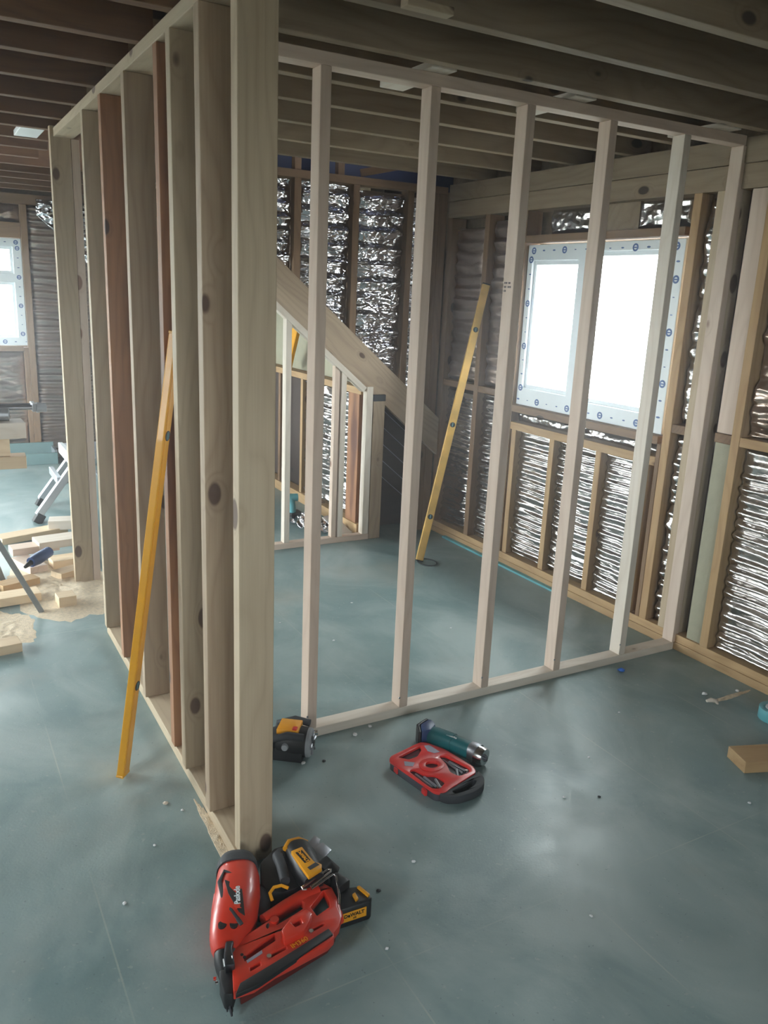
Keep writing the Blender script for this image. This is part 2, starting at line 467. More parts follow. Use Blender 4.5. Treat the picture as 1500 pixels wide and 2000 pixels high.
# upper deck with the stair opening, roof above it
bm = bmesh.new(); bmprism(bm, [(XL, YN), (XR + .1, YN), (XR + .1, YF + .1), (XL, YF + .1)], ZC, ZC + 0.02, [[(0.85, 4.42), (0.85, 5.6), (3.15, 5.6), (3.15, 4.42)]])
struct(mk('ceiling', bm, 'deck'))
bm = bmesh.new()
bmesh.ops.create_cube(bm, size=1.0)
for v in bm.verts: v.co = Vector((v.co.x * 8, 4.0 + v.co.y * 9, 3.6 + v.co.z * 0.05 + v.co.y * 0.6))
o = struct(mk('ceiling_roof', bm, 'navy')); o.name = 'ceiling_2'
for k, (x0, x1, y0, y1) in enumerate([(0.75, 0.85, 4.4, 5.62), (3.15, 3.2, 4.4, 5.62), (0.85, 3.15, 5.6, 5.62)]):
    struct(simple('wall_stairwell', x0, x1, y0, y1, ZC + 0.02, 3.7, 'navy'))
struct(simple('wall_stairwell', 1.30, 3.18, 4.80, 4.81, 2.26, ZC - .001, 'navy'))  # navy sheet added behind the plate to keep the gap dark

# ------------------------------------------------------------------ partition A: treated studs, left of the picture
X0, X1 = 0.655, 0.75
TP0, TP1 = 2.252, 2.29
A = thing('stud_partition', 'grey-green treated timber stud partition running away on the left, with open doorway gap at its far end', 'partition', (0.70, 1.905, 0))
tb('sole_plate', 0.665, 0.760, 1.915, 3.72, 0, 0.042, 'treated', A)
tb('top_plate', X0 + .003, X1, 1.90, 4.53, TP0, TP1, 'treated', A)
tb('stud', 0.673, 0.771, 1.903, 1.948, 0.0, TP0, 'treated', A)
for (y, mt, xa, xb) in [(2.124, 'treated2', X0, X1), (2.381, 'treated', X0, X1), (2.532, 'redwood', X0 + .004, X1), (2.93, 'treated2', X0, X1), (3.32, 'redwood', X0 + .002, X1), (3.67, 'treated', X0, X1)]:
    tb('stud', xa, xb, y, y + 0.043, 0.0425, TP0, mt, A)
tb('stud', 0.642, 0.735, 4.44, 4.485, 0, TP1 + 0.01, 'treated', A)
tb('stud', 0.737, 0.775, 4.445, 4.52, 0, TP0 - 0.001, 'pale', A)
for (x, y, z) in [(0.742, 2.1225, 0.14)]:
    tube('screw_head', [(x, y - 0.002, z), (x, y + 0.001, z)], 0.005, 'chrome', A, 8)

# partition B: pale CLS studs across the middle
YB, DB, TB = 2.452, 0.063, 0.037
B = thing('stud_partition', 'pale planed softwood stud partition crossing the middle, from near corner post to window wall', 'partition', (1.9, YB, 0))
tb('sole_plate', 0.775, 3.055, YB, YB + DB, 0, 0.037, 'pale2', B)
tb('top_plate', 0.775, 3.055, YB, YB + DB, TP0, TP1, 'pale', B)
BX = [1.165, 1.557, 1.950, 2.338, 2.731, 3.080]
for i, xr in enumerate(BX):
    tb('stud', xr - TB, xr, YB + .0005, YB + DB, 0.0375, TP0 - .0005, 'pale2' if i in (4,) else 'pale', B)
# grade stamp on the third stud (left face)
bmk = bmesh.new()
xf = BX[2] - TB - 0.0006
random.seed(3)
for r in range(3):
    yy = YB + 0.055
    while yy > YB + 0.018:
        ww = random.uniform(0.003, 0.006)
        if random.random() < 0.8: bmbox(bmk, xf, xf + 0.0005, yy - ww, yy, 1.66 - r * 0.014 - 0.007, 1.66 - r * 0.014)
        yy -= ww + 0.002
mk('grade_stamp', bmk, 'ink', B, Matrix.Identity(4))
for x, z in [(1.134, .09), (1.526, .08), (1.921, .085), (2.309, .09), (2.70, .09)]:
    tube('nail_head', [(x - TB + .03, YB - 0.001, z), (x - TB + .03, YB + 0.001, z)], 0.004, 'steel', B, 8)

# packers above partition B
PK = 'flat packing noggins above the middle partition'
for x0, x1, y1, lab in [(1.485, 1.58, 2.74, 'pale flat packer over the head plate near the second pale stud'),
                    (2.08, 2.175, 2.74, 'pale flat packer over the head plate near the third and fourth pale studs'),
                    (2.86, 2.95, 2.70, 'pale flat packer over the head plate close to the window wall')]:
    tag(tb('packer', x0, x1, 2.40, y1, TP1 + .0005, TP1 + 0.022, 'pale2'), lab, 'wood block', PK)
tag(tb('packer', 1.10, 1.235, 1.905, 1.94, TP1 - .02, TP1 - .0005, 'treated'), 'short batten under the joists at the top edge of the photo', 'wood block')

# ------------------------------------------------------------------ joists
JZ0, JZ1 = TP1 + 0.0005, ZC - 0.0005
ordn = ['first', 'second', 'third', 'fourth', 'fifth', 'sixth', 'seventh', 'eighth', 'ninth', 'tenth', 'eleventh', 'twelfth', 'thirteenth', 'fourteenth', 'fifteenth', 'sixteenth', 'seventeenth', 'eighteenth']
yr = [0.10, 0.48, 0.87, 1.25, 1.625, 1.99, 2.335, 2.76, 3.105, 3.50, 3.92, 4.345]
lab_r = {1.25: 'nearest joist cut by the top right corner of the photo', 1.625: 'grey-brown joist, second from the top right corner of the photo',
         1.99: 'grey-brown joist crossing the top of the photo, two in front of the middle partition', 2.335: 'wide grey-brown joist just in front of the middle partition head plate'}
n = 0
for y in yr:
    if y < 1.0: lab = None
    elif y in lab_r: lab = lab_r[y]
    else:
        lab = 'ceiling joist seen behind the pale partition, %s one back from its head plate' % ordn[n]; n += 1
    if y < 1.0: continue
    tag(tb('ceiling_joist', 0.703, 3.19, y, y + 0.045, JZ0, JZ1, 'joist'), lab, 'joist', 'ceiling joists right of the treated partition')
yl = [1.60, 1.98, 2.36, 2.72, 3.045, 3.41, 3.80, 4.175, 4.50, 4.86, 5.20, 5.585, 5.975, 6.39, 6.775, 7.20, 7.60]
for i, y in enumerate(yl):
    # left joists stop beside the right-hand ones on the treated partition
    x1 = 0.702 if y < 4.4 else (0.74 if y < 5.6 else 2.60)
    tag(tb('ceiling_joist', XL + .01, x1, y, y + 0.045, JZ0, JZ1, 'joistl'),
        'dark brown joist over the left room, %s one back from the camera' % ordn[i], 'joist', 'ceiling joists over the left room')
tag(tb('noggin', 0.53, 0.64, 4.552, 4.855, TP1 + 0.004, TP1 + 0.03, 'white'), 'pale white board lying between two dark joists left of partition end', 'board')

# ------------------------------------------------------------------ right (window) wall
XI = 3.06      # inner face of the framing
R = thing('exterior_wall_frame', 'timber frame of the right hand window wall with double bottom plate and head beam', 'wall frame', (XI, 2.5, 0))
tb('bottom_plate', XI, 3.19, 0.6, 4.655, 0, 0.038, 'frame', R)
tb('bottom_plate', XI + .002, 3.19, 0.6, 4.655, 0.039, 0.078, 'frame', R)
tb('head_beam', XI, 3.19, 0.6, 4.655, 2.185, 2.285, 'joist', R)
tb('head_beam', XI + .004, 3.19, 0.6, 4.655, 2.085, 2.183, 'joist', R)
SW = 0.043
def rstud(y0, y1, z0=0.0785, z1=2.0845, mat='frame', x0=XI): return tb('stud', x0, 3.17, y0, y1, z0, z1, mat, R)
rstud(2.27, 2.313, mat='frame'); rstud(2.402, 2.452, mat='darkboard', x0=3.13); rstud(2.455, 2.566, mat='treated', x0=3.0605)  # darkboard piece fills an empty gap; shade put into its colour
rstud(2.645, 2.690, mat='frame'); rstud(2.692, 2.716, 0.0785, 0.96, mat='frameb')
rstud(3.845, 3.888, mat='frameb'); rstud(4.20, 4.245, mat='frameb'); rstud(4.60, 4.655, mat='frameb')
rstud(1.85, 1.893); rstud(1.45, 1.493); rstud(1.05, 1.093)
rstud(3.30, 3.34, 1.951, 2.0845, 'frameb')
for y0, y1 in [(2.7165, 3.844)]:
    tb('sill_rail', XI, 3.17, y0, y1, 0.955, 0.995, 'frameb', R)
    tb('sill_rail', XI, 3.17, y0, y1, 0.85, 0.895, 'frame', R)
    tb('window_head', XI, 3.17, y0, y1, 1.912, 1.950, 'frameb', R)
for y in (3.455, 3.085, 2.76, 3.80):
    tb('cripple_stud', XI + 0.01, 3.15, y, y + 0.04, 0.0785, 0.849, 'frame', R)
for y0, y1 in [(2.567, 2.6445), (2.3135, 2.3995), (1.8935, 2.2695), (1.4935, 1.8495), (1.0935, 1.4495), (3.8885, 4.1995), (4.2455, 4.5995)]:
    tb('noggin', XI + .002, 3.17, y0, y1, 1.025, 1.066, 'frameb' if y0 > 2.2 else 'frame', R)

# boards / foils of the right wall
def rfoil(lab, y1, y0, z0, z1, **kw):
    kw.setdefault('seed', y0 * 7 + z0 * 3)
    return foil(lab, (3.105, y1, 0), (0, -1, 0), (-1, 0, 0), y1 - y0, z0, z1, **kw)
rfoil('silver pleated foil panel low on the right edge of the photo', 2.266, 1.896, 0.082, 1.02, mat='foil', pleat=0.054, amp=0.012, crumple=0.0035)
rfoil('crumpled silver foil panel above the rail at the right edge', 2.266, 1.896, 1.07, 2.082, mat='foilw', pleat=0.11, amp=0.01, crumple=0.016)
rfoil('silver pleated foil panel low, outside the right edge', 1.846, 1.496, 0.082, 1.02, pleat=0.054, amp=0.012, crumple=0.0035)
rfoil('silver crumpled foil panel high, outside the right edge', 1.846, 1.496, 1.07, 2.082, pleat=0.11, amp=0.01, crumple=0.012)
rfoil('narrow foil strip low between window post and partition', 2.642, 2.569, 0.082, 1.02, pleat=0.06, crumple=0.012)
rfoil('narrow foil strip beside the window, between post and partition', 2.642, 2.569, 1.07, 2.082, pleat=0.09, crumple=0.014)
for a, b, l in [(3.082, 2.805, 'foil panel under the window right end, right of battens'), (3.452, 3.128, 'pleated foil panel under the window between the two short battens'), (3.797, 3.498, 'bright pleated foil panel under the window left end')]:
    rfoil(l, a, b, 0.082, 0.846, pleat=0.048, amp=0.011, crumple=0.0055)
rfoil('bright pleated foil panel low left of the window, behind leaning level', 4.197, 3.892, 0.082, 1.02, pleat=0.048, amp=0.012, crumple=0.006)
rfoil('pleated foil panel low in the dark corner by the stairs', 4.597, 4.249, 0.082, 1.02, pleat=0.046, amp=0.012, crumple=0.012)
rfoil('tall pleated foil panel left of the window', 4.197, 3.892, 1.07, 2.05, mat='foilw', pleat=0.075, amp=0.010)
rfoil('tall pleated foil panel in the corner beside the stair wall', 4.597, 4.249, 1.07, 2.02, mat='foilw', pleat=0.07, amp=0.010)
rfoil('thin foil strip between the two rails under the window', 3.84, 2.72, 0.897, 0.953, pleat=0, crumple=0.014, cell=0.008)
rfoil('small foil panel above the window, left one', 3.70, 3.36, 1.954, 2.08, pleat=0, crumple=0.012)
rfoil('small foil panel above the window, right one', 3.05, 2.73, 1.954, 2.08, pleat=0, crumple=0.014)
tag(simple('sheathing_panel', 3.11, 3.13, 3.05, 3.30, 1.952, 2.083, 'joist'), 'dark board above the window between two foil panels', 'board')
tag(simple('membrane_panel', 3.072, 3.09, 2.315, 2.398, 0.08, 1.023, 'membrane'), 'grey-green membrane strip low beside the partition end', 'board', 'boards between studs by the partition end')
tag(tb('backing_board', 3.070, 3.09, 2.3145, 2.399, 1.068, 2.083, 'pale'), 'pinkish backing board above the rail beside the partition end', 'board', 'boards between studs by the partition end')
tag(simple('film_strip', 3.030, 3.0585, 3.30, 4.45, 0.0, 0.012, 'turq'), 'turquoise floor film strip lying along the window wall plate', 'film strip')

# ------------------------------------------------------------------ windows
def window(name, ax, p, a0, a1, z0, z1, panes, inward, marks=True, fd=0.07):
    """p: room side face; panes list of (a0,a1,z0,z1)"""
    W = thing(name, None, None, (p, (a0 + a1) / 2, z0) if ax == 'x' else ((a0 + a1) / 2, p, z0)); struct(W)
    def put(nm, outer, holes, d0, d1, mat, par=W, bev=0.004):
        bm = bmesh.new(); bmprism(bm, outer, d0, d1, holes, bev)
        for v in bm.verts:
            a, z, t = v.co.x, v.co.y, v.co.z
            q = p - inward * t
            v.co = Vector((q, a, z)) if ax == 'x' else Vector((a, q, z))
        bmesh.ops.recalc_face_normals(bm, faces=bm.faces)
        return mk(nm, bm, mat, par, Matrix.Identity(4))
    r = lambda a, b, c, d: [(a, c), (b, c), (b, d), (a, d)]
    fr = put('window_frame', r(a0, a1, z0, z1), [r(*q) for q in panes], 0.0, fd, 'pvc')
    for q in panes:
        i = 0.022
        put('glazing_bead', r(*q), [r(q[0] + i, q[1] - i, q[2] + i, q[3] - i)], 0.018, 0.06, 'pvc', bev=0.002)
        put('pane', r(q[0] + i - .004, q[1] - i + .004, q[2] + i - .004, q[3] - i + .004), [], 0.035, 0.041, 'glass', bev=0)
    if marks:
        bm = bmesh.new(); random.seed(11)
        def mark(a, z, big):
            k = 14; rr = 0.019 if big else random.uniform(0.004, 0.008)
            pts = [(a + rr * math.cos(2 * math.pi * j / k) * (1 if big else 1.5), z + rr * math.sin(2 * math.pi * j / k) * (1 if big else 0.6)) for j in range(k)]
            hl = [[(a + rr * .55 * math.cos(2 * math.pi * j / k), z + rr * .55 * math.sin(2 * math.pi * j / k)) for j in range(k)]] if big else []
            b2 = bmesh.new(); bmprism(b2, pts, -0.001, 0.0002, hl)
            if big:
                bmprism(b2, r(a - rr * .8, a + rr * .8, z - .003, z + .003), -0.0012, 0.0002)
            for v in b2.verts:
                q = p - inward * v.co.z; aa, zz = v.co.x, v.co.y
                v.co = Vector((q, aa, zz)) if ax == 'x' else Vector((aa, q, zz))
            me = bpy.data.meshes.new('tmp'); b2.to_mesh(me); b2.free(); bm.from_mesh(me); bpy.data.meshes.remove(me)
        e = 0.032
        per = []
        s = a0 + 0.05; i = 0
        while s < a1 - 0.03:
            per += [(s, z1 - e, i % 3 == 0), (s + 0.03, z0 + e, i % 3 == 1)]; s += 0.085; i += 1
        s = z0 + 0.08
        while s < z1 - 0.05:
            per += [(a0 + e, s, i % 3 == 0), (a1 - e, s + .02, i % 3 == 1)]; s += 0.08; i += 1
        for q in per: mark(*q)
        mk('film_print', bm, 'bluemark', fr, Matrix.Identity(4))
    return W
window('window_1', 'x', 3.085, 2.722, 3.842, 1.0, 1.9, [(2.79, 3.345, 1.085, 1.855), (3.42, 3.80, 1.10, 1.815)], -1)
window('window_2', 'y', 7.955, -0.5, 0.865, 1.02, 1.92, [(-0.42, 0.795, 1.63, 1.85), (-0.42, 0.795, 1.09, 1.555)], -1)
window('window_3', 'x', XL - 0.02, 4.2, 7.7, 0.06, 2.08, [(4.28, 5.90, 0.14, 2.0), (6.0, 7.62, 0.14, 2.0)], 1, False)
window('window_6_added', 'y', 7.99, -2.1, -0.9, 0.06, 2.08, [(-2.02, -1.54, 0.14, 2.0), (-1.46, -0.98, 0.14, 2.0)], -1, False)  # unseen glazed doors added to bring in more daylight
window('window_4', 'x', XL - 0.02, 0.2, 1.2, 0.95, 2.0, [(0.28, 1.12, 1.03, 1.92)], 1, False)
window('window_5', 'y', YN - 0.02, -0.6, 1.0, 0.95, 2.0, [(-0.52, 0.16, 1.03, 1.92), (0.24, 0.92, 1.03, 1.92)], 1, False)

# ------------------------------------------------------------------ far back wall (left)
YW = 7.95
K = thing('back_wall_frame', 'brown timber frame of the far left back wall around the small window', 'wall frame', (1.0, YW, 0))
tb('bottom_plate', -0.88, 2.60, YW, 8.04, 0, 0.075, 'frameb', K)
tb('head_beam', XL + .1, 2.60, YW, 8.04, 2.20, 2.285, 'frameb', K)
for x0, x1 in [(0.870, 0.925), (-0.56, -0.505), (1.50, 1.545), (2.10, 2.145), (-0.88, -0.836), (-2.25, -2.205)]:
    tb('stud', x0, x1, YW - .01 if x0 == .87 else YW, 8.04, 0.0755, 2.199, 'frameb', K)
tb('stud', 0.832, 0.869, YW, 8.04, 0.0755, 1.0, 'frameb', K)
tb('window_head', -0.50, 0.868, YW - .005, 8.04, 1.925, 2.05, 'frameb', K)
tb('sill_rail', -0.50, 0.830, YW - .005, 8.04, 0.97, 1.015, 'frameb', K)
def bfoil(lab, x0, x1, z0, z1, **kw):
    kw.setdefault('seed', x0 * 5 + z0); kw.setdefault('cell', 0.016)
    return foil(lab, (x0, 7.985, 0), (1, 0, 0), (0, -1, 0), x1 - x0, z0, z1, mat=kw.pop('mat', 'foilw'), group='foil insulation on the far back wall', **kw)
bfoil('warm grey pleated foil panel right of the far window, floor to ceiling', 0.927, 1.498, 0.08, 2.19, pleat=0.06, amp=0.022, crumple=.003)
bfoil('pleated foil panel glimpsed through the treated partition', 1.547, 2.098, 0.08, 2.19, pleat=0.075, amp=0.012)
bfoil('foil panel hidden behind the stair, far back wall', 2.147, 2.60, 0.08, 2.19, pleat=0.075)
bfoil('crumpled foil panel above the far left window', 0.1, 0.868, 2.054, 2.195, pleat=0, crumple=0.02)
bfoil('crumpled foil panel below the far left window', 0.1, 0.828, 0.08, 0.965, pleat=0.12, crumple=0.02)
bfoil('crumpled foil panel below the far window, outside the frame', -0.5, 0.06, 0.08, 0.965, pleat=0.12, crumple=0.02)
bfoil('foil panel left of the far window', -0.83, -0.565, 0.08, 2.19, pleat=0.075)
# loose foil drape hanging over the top of the panel
foil('loose crumpled foil flap drooping from the ceiling at the far wall', (1.0, 7.90, 0), (1, 0, 0), (0, -1, 0), 0.75, lambda s: 2.22 - min(0.62, 0.10 + 0.95 * s), 2.25, mat='foild', pleat=0, crumple=0.03, cell=0.014, group='foil insulation on the far back wall')
# left wall lining
LW = thing('left_wall_frame', 'timber frame of the left wall, outside the photo', 'wall frame', (XL, 2, 0))
for y in (-2.0, -1.2, 1.4, 2.0, 2.6, 3.2, 3.8, 7.78):
    tb('stud', XL + 0.001, XL + 0.09, y, y + 0.045, 0, 2.28, 'frameb', LW)

# ------------------------------------------------------------------ stair wall (across the back of the middle room)
YS = 4.66
st_t = lambda x: 1.762 - (x - 1.889) * 0.827        # stringer top edge
st_b = lambda x: 1.510 - (x - 1.892) * 0.829        # stringer bottom edge
W2 = thing('stair_wall_frame', 'brown stud wall with crumpled foil above the sloping stair string', 'wall frame', (2.3, YS, 0))
tb('top_plate', 1.40, 3.055, YS, YS + 0.09, 2.225, 2.27, 'frameb', W2)
for x0 in (1.605, 1.992, 2.376, 2.760):
    tb('stud', x0, x0 + 0.044, YS + .001, YS + 0.09, st_t(x0) - 0.10, 2.2245, 'frameb', W2)
tb('stud', 2.945, 2.992, YS + .001, YS + 0.09, 0.0, 2.2245, 'frameb', W2)
tb('stud', 2.994, 3.055, YS + .002, YS + 0.09, 0.0, 2.2245, 'frameb', W2)
def sfoil(lab, x0, x1, zt, **kw):
    foil(lab, (x0, YS + 0.035, 0), (1, 0, 0), (0, -1, 0), x1 - x0, lambda s: st_t(x0 + s) - 0.02, zt, group='crumpled foil above the stair string', **kw)
sfoil('crumpled silver foil, leftmost bay above the stair string', 1.651, 1.990, 2.222, mat='foild', pleat=0.07, amp=0.012, crumple=0.012, seed=2)
sfoil('crumpled bright foil, second bay above the stair string', 2.038, 2.374, 2.222, mat='foild', pleat=0.095, amp=0.016, crumple=0.014, seed=5)
sfoil('crumpled bright foil, widest bay above the stair string', 2.422, 2.758, 2.205, mat='foild', pleat=0.10, amp=0.016, crumple=0.014, seed=8)
sfoil('dark foil strip beside the corner posts above the stair', 2.806, 2.943, 2.20, mat='foild', pleat=0.08, amp=0.01, crumple=0.014, seed=12)
# rafters seen in the opening over the stair
for k, (a, b, lab) in enumerate([((2.45, 4.72, 2.30), (3.10, 4.45, 2.46), 'thin slanting brace between joist and stair wall plate'),
                                ((2.30, 4.70, 2.271), (2.30, 4.70, 2.50), 'short upright prop on the stair wall plate, left'),
                                ((2.02, 4.70, 2.271), (2.02, 4.70, 2.50), 'short upright prop on the stair wall plate, behind first pale stud')]):
    tag(timber('prop', a, b, 0.044, 0.044, 'frameb'), lab, 'wood block')

# stair string
def sprism(name, outer, y0, y1, mat, parent=None, bev=0.003):
    """outline in (distance along, height) of a sloping member, wood grain along X"""
    return None
ang = math.atan(0.828)
def raking(name, x0, x1, top, thick, y0, y1, mat, parent=None):
    zt0, zt1 = top(x0), top(x1)
    d = Vector((x1 - x0, 0, zt1 - zt0)).normalized(); nrm = Vector((d.z, 0, -d.x))
    h = thick
    a = Vector((x0, (y0 + y1) / 2, zt0)) + nrm * h / 2; b = Vector((x1, (y0 + y1) / 2, zt1)) + nrm * h / 2
    return timber(name, a, b, h, y1 - y0, mat, parent, side=(d.z, 0, -d.x))
vert_h = 0.252 * math.cos(ang)
STR = raking('stair_string', 1.30, 3.40, st_t, vert_h, 4.615, 4.655, 'frameb')
STR.data.materials[0] = M['treated2']
_mw = parent_world(STR); _inv = _mw.inverted()
for _v in STR.data.vertices:
    _p = _mw @ _v.co
    if _p.x > 3.0: _p.z += (_p.x - 3.055) * 0.828; _p.x = 3.055; _v.co = _inv @ _p
tag(STR, 'wide planed stair string sloping down to the right behind the pale studs', 'stair string')
tube('nail_head', [(2.83, 4.612, st_b(2.83) + 0.09), (2.83, 4.615, st_b(2.83) + 0.09)], 0.006, 'chrome', STR, 8)

# small raking frame under the string
U = thing('under_stair_frame', 'small pale raking stud frame under the sloping stair string', 'partition', (2.2, 4.62, 0))
fr_t = lambda x: st_b(x) - 0.004
UT = raking('raking_top_plate', 1.40, 2.485, fr_t, 0.037, 4.60, 4.655, 'pale2', U)
tb('sole_plate', 1.40, 2.535, 4.60, 4.655, 0, 0.038, 'pale', U)
def slope_cut(o, fn):
    mw = parent_world(o); inv = mw.inverted(); zs = [(mw @ v.co).z for v in o.data.vertices]; mid = (min(zs) + max(zs)) / 2
    for v in o.data.vertices:
        p = mw @ v.co
        if p.z > mid: p.z = fn(p.x); v.co = inv @ p
for xr in (1.57, 1.963, 2.34):
    slope_cut(tb('stud', xr - 0.036, xr, 4.6005, 4.655, 0.0385, fr_t(xr) - 0.050, 'pale2', U), lambda x: fr_t(x) - 0.0485)
slope_cut(tb('stud', 2.262, 2.296, 4.6105, 4.654, 0.0385, fr_t(2.30) - 0.052, 'pale', U), lambda x: fr_t(x) - 0.0485)
tb('stud', 2.487, 2.532, 4.6005, 4.655, 0.0385, 1.02, 'pale2', U)
NP = thing('newel_post', 'stout brown post with dark cap strip under the stair string', 'post', (2.58, 4.62, 0))
tb('post', 2.537, 2.622, 4.600, 4.70, 0, 0.925, 'treated2', NP)
tb('cap_strip', 2.535, 2.625, 4.598, 4.70, 0.926, 0.968, 'rubber', NP)
# side wall under the stair
X5 = 2.50
V = thing('under_stair_side_wall', 'low timber side wall under the stair with orange rail', 'wall frame', (X5, 5.3, 0))
tb('bottom_plate', X5, X5 + 0.09, 4.71, 7.90, 0, 0.075, 'frame', V)
tb('rail', X5, X5 + 0.09, 4.71, 7.90, 0.955, 1.0, 'frame', V)
for y0, mt, y1 in [(4.745, 'redwood', 4.90), (5.66, 'frame', 5.70), (6.1, 'frameb', 6.14), (6.7, 'frameb', 6.74), (7.3, 'frameb', 7.34)]:
    tb('stud', X5 + 0.008, X5 + 0.085, y0, y1, 0.0755, 0.9545, mt, V)
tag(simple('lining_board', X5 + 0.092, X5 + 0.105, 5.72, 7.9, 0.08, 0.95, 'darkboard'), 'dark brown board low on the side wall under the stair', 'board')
tag(simple('lining_board', X5 + 0.092, X5 + 0.105, 4.8, 7.9, 1.002, 1.9, 'membrane'), 'grey membrane board above the orange rail under the stair', 'board')
foil('bright pleated foil panel seen through the small under stair frame', (X5 + 0.035, 5.655, 0), (0, -1, 0), (-1, 0, 0), 0.745, 0.078, 0.95, pleat=0.075, amp=0.014, crumple=0.012, seed=4, group='foil under the stair')
# dark panel right of the post
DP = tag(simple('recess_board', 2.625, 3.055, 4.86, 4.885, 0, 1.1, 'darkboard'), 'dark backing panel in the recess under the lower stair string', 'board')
bm = bmesh.new()
for k in range(6):
    z0 = 0.93 - 0.115 * k; x0 = 2.63; L = 0.41 if k < 5 else 0.10
    pts = [(x0, 4.857, z0), (x0 + L, 4.857, z0 - L * 0.83)]
    bmtube(bm, pts, 0.0028, 6)
mk('light_gap_lines', bm, 'label', DP, Matrix.Identity(4))  # pale strips drawn for light showing through gaps in the boarding
def sheet(name, lab, cat, c, w_, d_, rz, mat, amp=0.03, z0=0.004, seed=0, n=26, lift=0.0):
    bm = bmesh.new(); g = []
    for j in range(n + 1):
        r = []
        for i in range(n + 1):
            x = (i / n - 0.5) * w_; y = (j / n - 0.5) * d_
            z = z0 + amp * abs(noise.noise(Vector((x * 9 + seed, y * 9, seed)))) + amp * .5 * abs(noise.noise(Vector((x * 22, y * 22 + seed, 1)))) + lift * (j / n)
            r.append(bm.verts.new((x, y, z)))
        g.append(r)
    for j in range(n):
        for i in range(n): bm.faces.new((g[j][i], g[j][i + 1], g[j + 1][i + 1], g[j + 1][i]))
    ex = bmesh.ops.extrude_face_region(bm, geom=bm.faces[:])
    for v in [q for q in ex['geom'] if isinstance(q, bmesh.types.BMVert)]: v.co.z -= 0.003
    bmesh.ops.recalc_face_normals(bm, faces=bm.faces)
    o = mk(name, bm, mat, None, Matrix.Translation(c) @ Matrix.Rotation(rz, 4, 'Z'), True)
    return tag(o, lab, cat)
sheet('foil_scrap', 'crumpled scrap of silver foil on the floor inside the under stair frame', 'foil scrap', (2.33, 5.0, 0.0), 0.26, 0.42, 0.3, 'foild', 0.09, seed=3)
sheet('paper_sheet', 'pale blue-white sheet leaning in the corner behind the under stair frame', 'paper sheet', (2.40, 4.80, 0.004), 0.12, 0.17, 0.5, 'white', 0.01, lift=0.10)
T = thing('cordless_tool', 'small turquoise and black power tool on the floor under the stair', 'power tool', (2.27, 5.26, 0))
simple('battery', 2.23, 2.33, 5.20, 5.31, 0.0, 0.05, 'black', T, 0.008)
tube('body', [(2.26, 5.25, 0.05), (2.26, 5.25, 0.10), (2.25, 5.26, 0.15)], [0.028, 0.024, 0.03], 'turq', T)
tube('body', [(2.20, 5.27, 0.155), (2.30, 5.25, 0.155)], [0.03, 0.028], 'turq', T)

# ------------------------------------------------------------------ spirit levels
def level(lab, a, b, side, w_, d_, vials, mat='yellow', worn=False):
    a, b = Vector(a), Vector(b); L = (b - a).length; X = (b - a).normalized()
    Y = (Vector(side) - X * X.dot(Vector(side))).normalized(); Z = X.cross(Y)
    mw = Matrix(((X.x, Y.x, Z.x, a.x), (X.y, Y.y, Z.y, a.y), (X.z, Y.z, Z.z, a.z), (0, 0, 0, 1)))
    r = thing('spirit_level', lab, 'spirit level', tuple(a)); r.matrix_basis = mw
    bm = bmesh.new()
    bmbox(bm, 0, L, -w_ / 2, w_ / 2, -d_ / 2, d_ / 2, 0.003)
    mk('beam', bm, mat, r, mw)
    bm = bmesh.new()
    for s in (-1, 1):
        bmbox(bm, 0.004, L - .004, s * w_ / 2 - .0012, s * w_ / 2 + .0012, -d_ / 2 + 0.009, d_ / 2 - 0.009)
    mk('web_recess', bm, mat, r, mw)
    for e in (0.0, L):
        bm = bmesh.new(); bmbox(bm, e - 0.004, e + 0.004, -w_ / 2 - .001, w_ / 2 + .001, -d_ / 2 - .001, d_ / 2 + .001, 0.002)
        mk('end_cap', bm, 'black' if worn else mat, r, mw)
    for v in vials:
        bm = bmesh.new(); bmtube(bm, [(v, -w_ / 2 - 0.003, 0), (v, w_ / 2 + .003, 0)], 0.016, 16)
        f = mk('vial_housing', bm, 'rubber', r, mw, True)
        bm = bmesh.new(); bmtube(bm, [(v - .011, 0, 0), (v + .011, 0, 0)], w_ / 2 + 0.0045, 12, squash=0.5)
        mk('vial', bm, 'turq', f, mw, True)
    return r
level('long yellow spirit level leaning on the treated partition studs at left', (0.474, 2.495, 0.012), (0.684, 2.488, 1.46), (0.8, -0.6, 0), 0.024, 0.050, [0.32, 1.15])
level('worn yellow spirit level leaning against the window wall behind the pale studs', (2.60, 4.05, 0.012), (3.045, 4.17, 1.68), (-0.35, -0.9, 0), 0.022, 0.046, [0.28, 0.86, 1.45], 'wornyellow', worn=True)
level('yellow spirit level half hidden under the sloping stair string', (2.47, 5.86, 1.03), (2.40, 5.40, 1.60), (1, 0, 0), 0.028, 0.09, [0.18])

